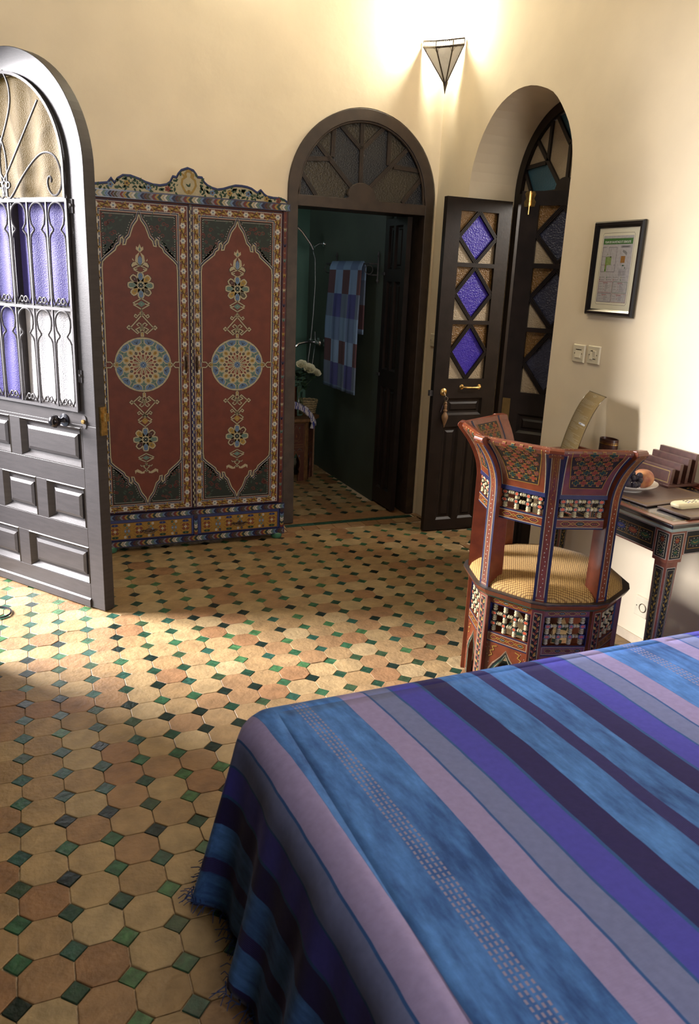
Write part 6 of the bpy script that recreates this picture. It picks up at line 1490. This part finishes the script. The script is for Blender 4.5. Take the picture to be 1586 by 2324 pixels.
rose(2.09, 5.96, .90, .026, 'small rose bud at the far left of the bouquet beside the door frame', bud=1, seed=5, leaves=8)
m = MB(); m.lathe((2.085, 5.92, .516), (0, 0, 1), [(.028, 0), (.03, .005), (.026, .20), (.028, .235), (.0, .236)], 16); tag(m.build('copper_vessel', mat('brushed_copper', (.42, .17, .08), .35, metal=1), smooth=True, angle=50), 'narrow copper vessel at the left on the side table', 'vessel')
# folded striped hammam cloth, spilling over the table edge
def stripe_mat():
    m, nt, b = nodes('white_blue_striped_cotton'); N = nt.nodes; L = nt.links; uv = N.new('ShaderNodeUVMap'); uv.uv_map = 'cloth'; sp = N.new('ShaderNodeSeparateXYZ'); L.new(uv.outputs[0], sp.inputs[0])
    w_ = N.new('ShaderNodeTexWave'); w_.inputs['Scale'].default_value = 7.2; w_.inputs['Distortion'].default_value = .0; mp = N.new('ShaderNodeMapping'); L.new(uv.outputs[0], mp.inputs[0]); L.new(mp.outputs[0], w_.inputs['Vector'])
    w2 = N.new('ShaderNodeTexWave'); w2.inputs['Scale'].default_value = 1.9; L.new(mp.outputs[0], w2.inputs['Vector'])
    ad = N.new('ShaderNodeMath'); ad.operation = 'MULTIPLY'; L.new(w_.outputs['Fac'], ad.inputs[0]); L.new(w2.outputs['Fac'], ad.inputs[1])
    r = N.new('ShaderNodeValToRGB'); r.color_ramp.interpolation = 'CONSTANT'; r.color_ramp.elements[0].color = (.52, .47, .50, 1); r.color_ramp.elements[1].color = (.055, .06, .24, 1); r.color_ramp.elements[1].position = .33
    L.new(ad.outputs[0], r.inputs[0]); L.new(r.outputs[0], b.inputs['Base Color']); b.inputs['Roughness'].default_value = .9; return m
cl = MB(); uvs2 = []
cpath = [(-.16, .62), (-.10, .655), (-.02, .65), (.06, .622), (.12, .585), (.165, .545), (.185, .505), (.190, .47)]
nu, nv = 28, 14
for j in range(nv+1):
    for i in range(nu+1):
        u = i/nu*(len(cpath)-1); a = int(min(u, len(cpath)-2)); t = u-a; x = cpath[a][0]*(1-t)+cpath[a+1][0]*t; z = cpath[a][1]*(1-t)+cpath[a+1][1]*t; v = (j/nv-.5)
        wv = .5-.25*(i/nu)
        cl.v.append((2.035+x*.98+v*.06+.03*v*v, 5.775+v*wv*.26+.00+x*.16+.010*sin(i*.8+j*1.2), z+.012-.10*abs(v)**1.5+.008*sin(j*1.7+i*.5))); uvs2.append((i/nu*1.15+v*.10, v))
cl.f = [[j*(nu+1)+i, j*(nu+1)+i+1, (j+1)*(nu+1)+i+1, (j+1)*(nu+1)+i] for j in range(nv) for i in range(nu)]; cl.mi = [0]*len(cl.f); cl.c = [(1, 1, 1)]*len(cl.f); cl.fixn = False
hc = cl.build('striped_cloth', stripe_mat(), smooth=True, angle=180); ul = hc.data.uv_layers.new(name='cloth')
for li, l in enumerate(hc.data.loops): ul.data[li].uv = uvs2[l.vertex_index]
md = hc.modifiers.new('t', 'SOLIDIFY'); md.thickness = .008
tag(hc, 'folded white cotton cloth with blue stripes and tassels spilling over the side table edge', 'cloth')
for i, (x, y, z) in enumerate(((2.185, 5.73, .470), (2.165, 5.70, .478), (2.205, 5.77, .482), (2.215, 5.80, .500))):
    m = MB()
    for q in range(7): a = q*.9; m.tube([(x, y, z+.012), (x+.006*cos(a), y+.006*sin(a), z-.004), (x+.010*cos(a), y+.010*sin(a), z-.024)], .0035, 5)
    m.build('tassel', (mat('blue_tassel', (.05, .06, .28), .9), mat('white_tassel', (.5, .46, .48), .9))[i % 2], hc)
# towel rack and towel on the green wall
tr = thing('towel_rack', 'black wrought-iron towel rack on the green bathroom wall', 'towel rack', (2.45, 5.6, 1.6))
m = MB()
m.tube([(2.372, 5.20, 1.705), (2.372, 6.02, 1.705)], .006, 8); m.tube([(2.40, 5.20, 1.630), (2.40, 6.02, 1.630)], .005, 8); m.build('rail', iron, tr)
for y in (5.21, 5.98):
    m = MB(); m.tube([(2.44, y, 1.60), (2.44, y, 1.74)], .006, 8); m.lathe((2.44, y, 1.74), (0, 0, 1), [(.009, 0), (.004, .012), (.011, .025), (.001, .055)], 8); m.lathe((2.44, y, 1.60), (0, 0, -1), [(.008, 0), (.010, .01), (.001, .03)], 8)
    m.tube([(2.44, y, 1.705), (2.372, y, 1.705)], .005, 8); m.tube([(2.44, y, 1.63), (2.40, y, 1.63)], .005, 8); m.tube([(2.37+.03*cos(a), y, 1.665+.03*sin(a)) for a in [2*pi*q/14 for q in range(14)]], .003, 6, closed=True); m.build('bracket', iron, tr)
def towel_mat():
    m, nt, b = nodes('checked_terry_towel'); N = nt.nodes; L = nt.links; uv = N.new('ShaderNodeUVMap'); uv.uv_map = 'cloth'
    mp = N.new('ShaderNodeMapping'); mp.inputs['Scale'].default_value = (1, 1, 1); L.new(uv.outputs[0], mp.inputs[0]); fl_ = N.new('ShaderNodeVectorMath'); fl_.operation = 'FLOOR'; L.new(mp.outputs[0], fl_.inputs[0])
    sp = N.new('ShaderNodeSeparateXYZ'); L.new(fl_.outputs[0], sp.inputs[0])
    def M(op, a, b_): n = N.new('ShaderNodeMath'); n.operation = op; [L.new(x, n.inputs[i]) if not isinstance(x, (int, float)) else setattr(n.inputs[i], 'default_value', x) for i, x in enumerate((a, b_))]; return n.outputs[0]
    ci, cj = sp.outputs[0], sp.outputs[1]; par = M('MODULO', M('ADD', ci, 20), 2); rw = M('MODULO', M('ADD', cj, 20), 3)
    idx = M('ADD', M('MULTIPLY', rw, 2), par); r = N.new('ShaderNodeValToRGB'); r.color_ramp.interpolation = 'CONSTANT'; cols = [(.12, .06, .07), (.22, .32, .50), (.15, .19, .28), (.075, .08, .25), (.21, .31, .48), (.13, .19, .34)]
    while len(r.color_ramp.elements) < 6: r.color_ramp.elements.new(.5)
    for i, (e, c) in enumerate(zip(r.color_ramp.elements, cols)): e.position = i/6; e.color = rgb(c)
    L.new(M('DIVIDE', M('ADD', idx, .5), 6), r.inputs[0]); L.new(r.outputs[0], b.inputs['Base Color']); b.inputs['Roughness'].default_value = .95
    nz = N.new('ShaderNodeTexNoise'); nz.inputs['Scale'].default_value = 60; L.new(uv.outputs[0], nz.inputs['Vector']); bp = N.new('ShaderNodeBump'); bp.inputs['Strength'].default_value = .4; L.new(nz.outputs['Fac'], bp.inputs['Height']); L.new(bp.outputs[0], b.inputs['Normal']); return m
tm = MB(); uvt = []; ny, nz_ = 40, 46
def towel_pt(a, s):      # a 0..1 along the rail, s arc length over the rail
    y = 5.90-.60*a; L_ = .84+.10*sin(a*2.5)-.02
    fold = .008*sin(a*13)+.004*sin(a*29+1)
    if s < 0: z = 1.711+s; x = 2.386+fold*.4*min(1, -s*3); return (x, y, z)
    z = 1.711-s*1.0; k = min(1, s*2.2); return (2.358-.012*k-abs(fold)*k*1.2, y+(5.60-y)*.10*k*(0 if a > .5 else -.9), z)
for j in range(nz_+1):
    s = -.50+j/nz_*1.44
    for i in range(ny+1):
        a = i/ny
        if abs(s) < .016: p = (2.372-.014*(s/.016), 5.90-.60*a, 1.711+.006)
        else: p = towel_pt(a, s)
        if s > .9-.06*(a): p = (p[0], p[1], p[2])
        tm.v.append(p); uvt.append((a*4.4+(.3 if s < 0 else 0), (s+.12)/.172))
tm.f = [[j*(ny+1)+i, j*(ny+1)+i+1, (j+1)*(ny+1)+i+1, (j+1)*(ny+1)+i] for j in range(nz_) for i in range(ny)]; tm.mi = [0]*len(tm.f); tm.c = [(1, 1, 1)]*len(tm.f); tm.fixn = False
tw = tm.build('towel', towel_mat(), smooth=True, angle=180); ul = tw.data.uv_layers.new(name='cloth')
for li, l in enumerate(tw.data.loops): ul.data[li].uv = uvt[l.vertex_index]
md = tw.modifiers.new('t', 'SOLIDIFY'); md.thickness = .006
tag(tw, 'blue and brown checked bath towel hanging on the iron rack', 'towel')
# shower: mixer, hose, bracket and hand shower
sh = thing('shower_set', 'chrome shower mixer with hose and hand shower on the green wall', 'shower', (2.45, 6.35, 1.0))
m = MB(); m.lathe((2.448, 6.34, 1.075), (-1, 0, 0), [(.032, 0), (.030, .006), (.014, .012), (.013, .05)], 16); m.lathe((2.448, 6.20, 1.075), (-1, 0, 0), [(.032, 0), (.030, .006), (.014, .012), (.013, .05)], 16)
m.tube([(2.395, 6.18, 1.075), (2.395, 6.36, 1.075)], .018, 12); m.lathe((2.395, 6.365, 1.075), (0, 1, 0), [(.022, 0), (.024, .02), (.010, .03)], 12); m.lathe((2.395, 6.175, 1.075), (0, -1, 0), [(.022, 0), (.024, .02), (.010, .03)], 12)
m.tube([(2.395, 6.27, 1.075), (2.32, 6.27, 1.078), (2.24, 6.27, 1.060), (2.22, 6.27, 1.035)], [.016, .014, .012, .012], 12); m.tube([(2.39, 6.27, 1.08), (2.385, 6.27, 1.16)], .006, 8); m.build('mixer_tap', chrome, sh, smooth=True, angle=50)
m = MB(); m.lathe((2.448, 6.28, 1.86), (-1, 0, 0), [(.022, 0), (.020, .01), (.010, .014), (.010, .05)], 14); m.tube([(2.40, 6.28, 1.86), (2.36, 6.28, 1.835)], .012, 10); m.build('shower_bracket', chrome, sh, smooth=True, angle=50)
m = MB(); m.tube([(2.352, 6.28, 1.81), (2.33, 6.28, 1.85), (2.25, 6.28, 1.945), (2.20, 6.28, 1.985)], [.009, .010, .011, .012], 10); m.lathe((2.185, 6.28, 1.995), (-.7, 0, -.7), [(.012, -.02), (.04, 0), (.042, .012), (.0, .013)], 18); m.build('hand_shower', chrome, sh, smooth=True, angle=50)
m = MB(); m.tube([(2.352, 6.28, 1.80), (2.372, 6.285, 1.74), (2.378, 6.28, 1.55), (2.365, 6.275, 1.3), (2.345, 6.27, 1.05), (2.325, 6.268, .88), (2.335, 6.268, .80), (2.37, 6.27, .90), (2.39, 6.27, 1.05)], .0045, 8); m.build('hose', mat('brushed_steel_hose', (.25, .25, .25), .35, metal=1), sh, smooth=True, angle=180)
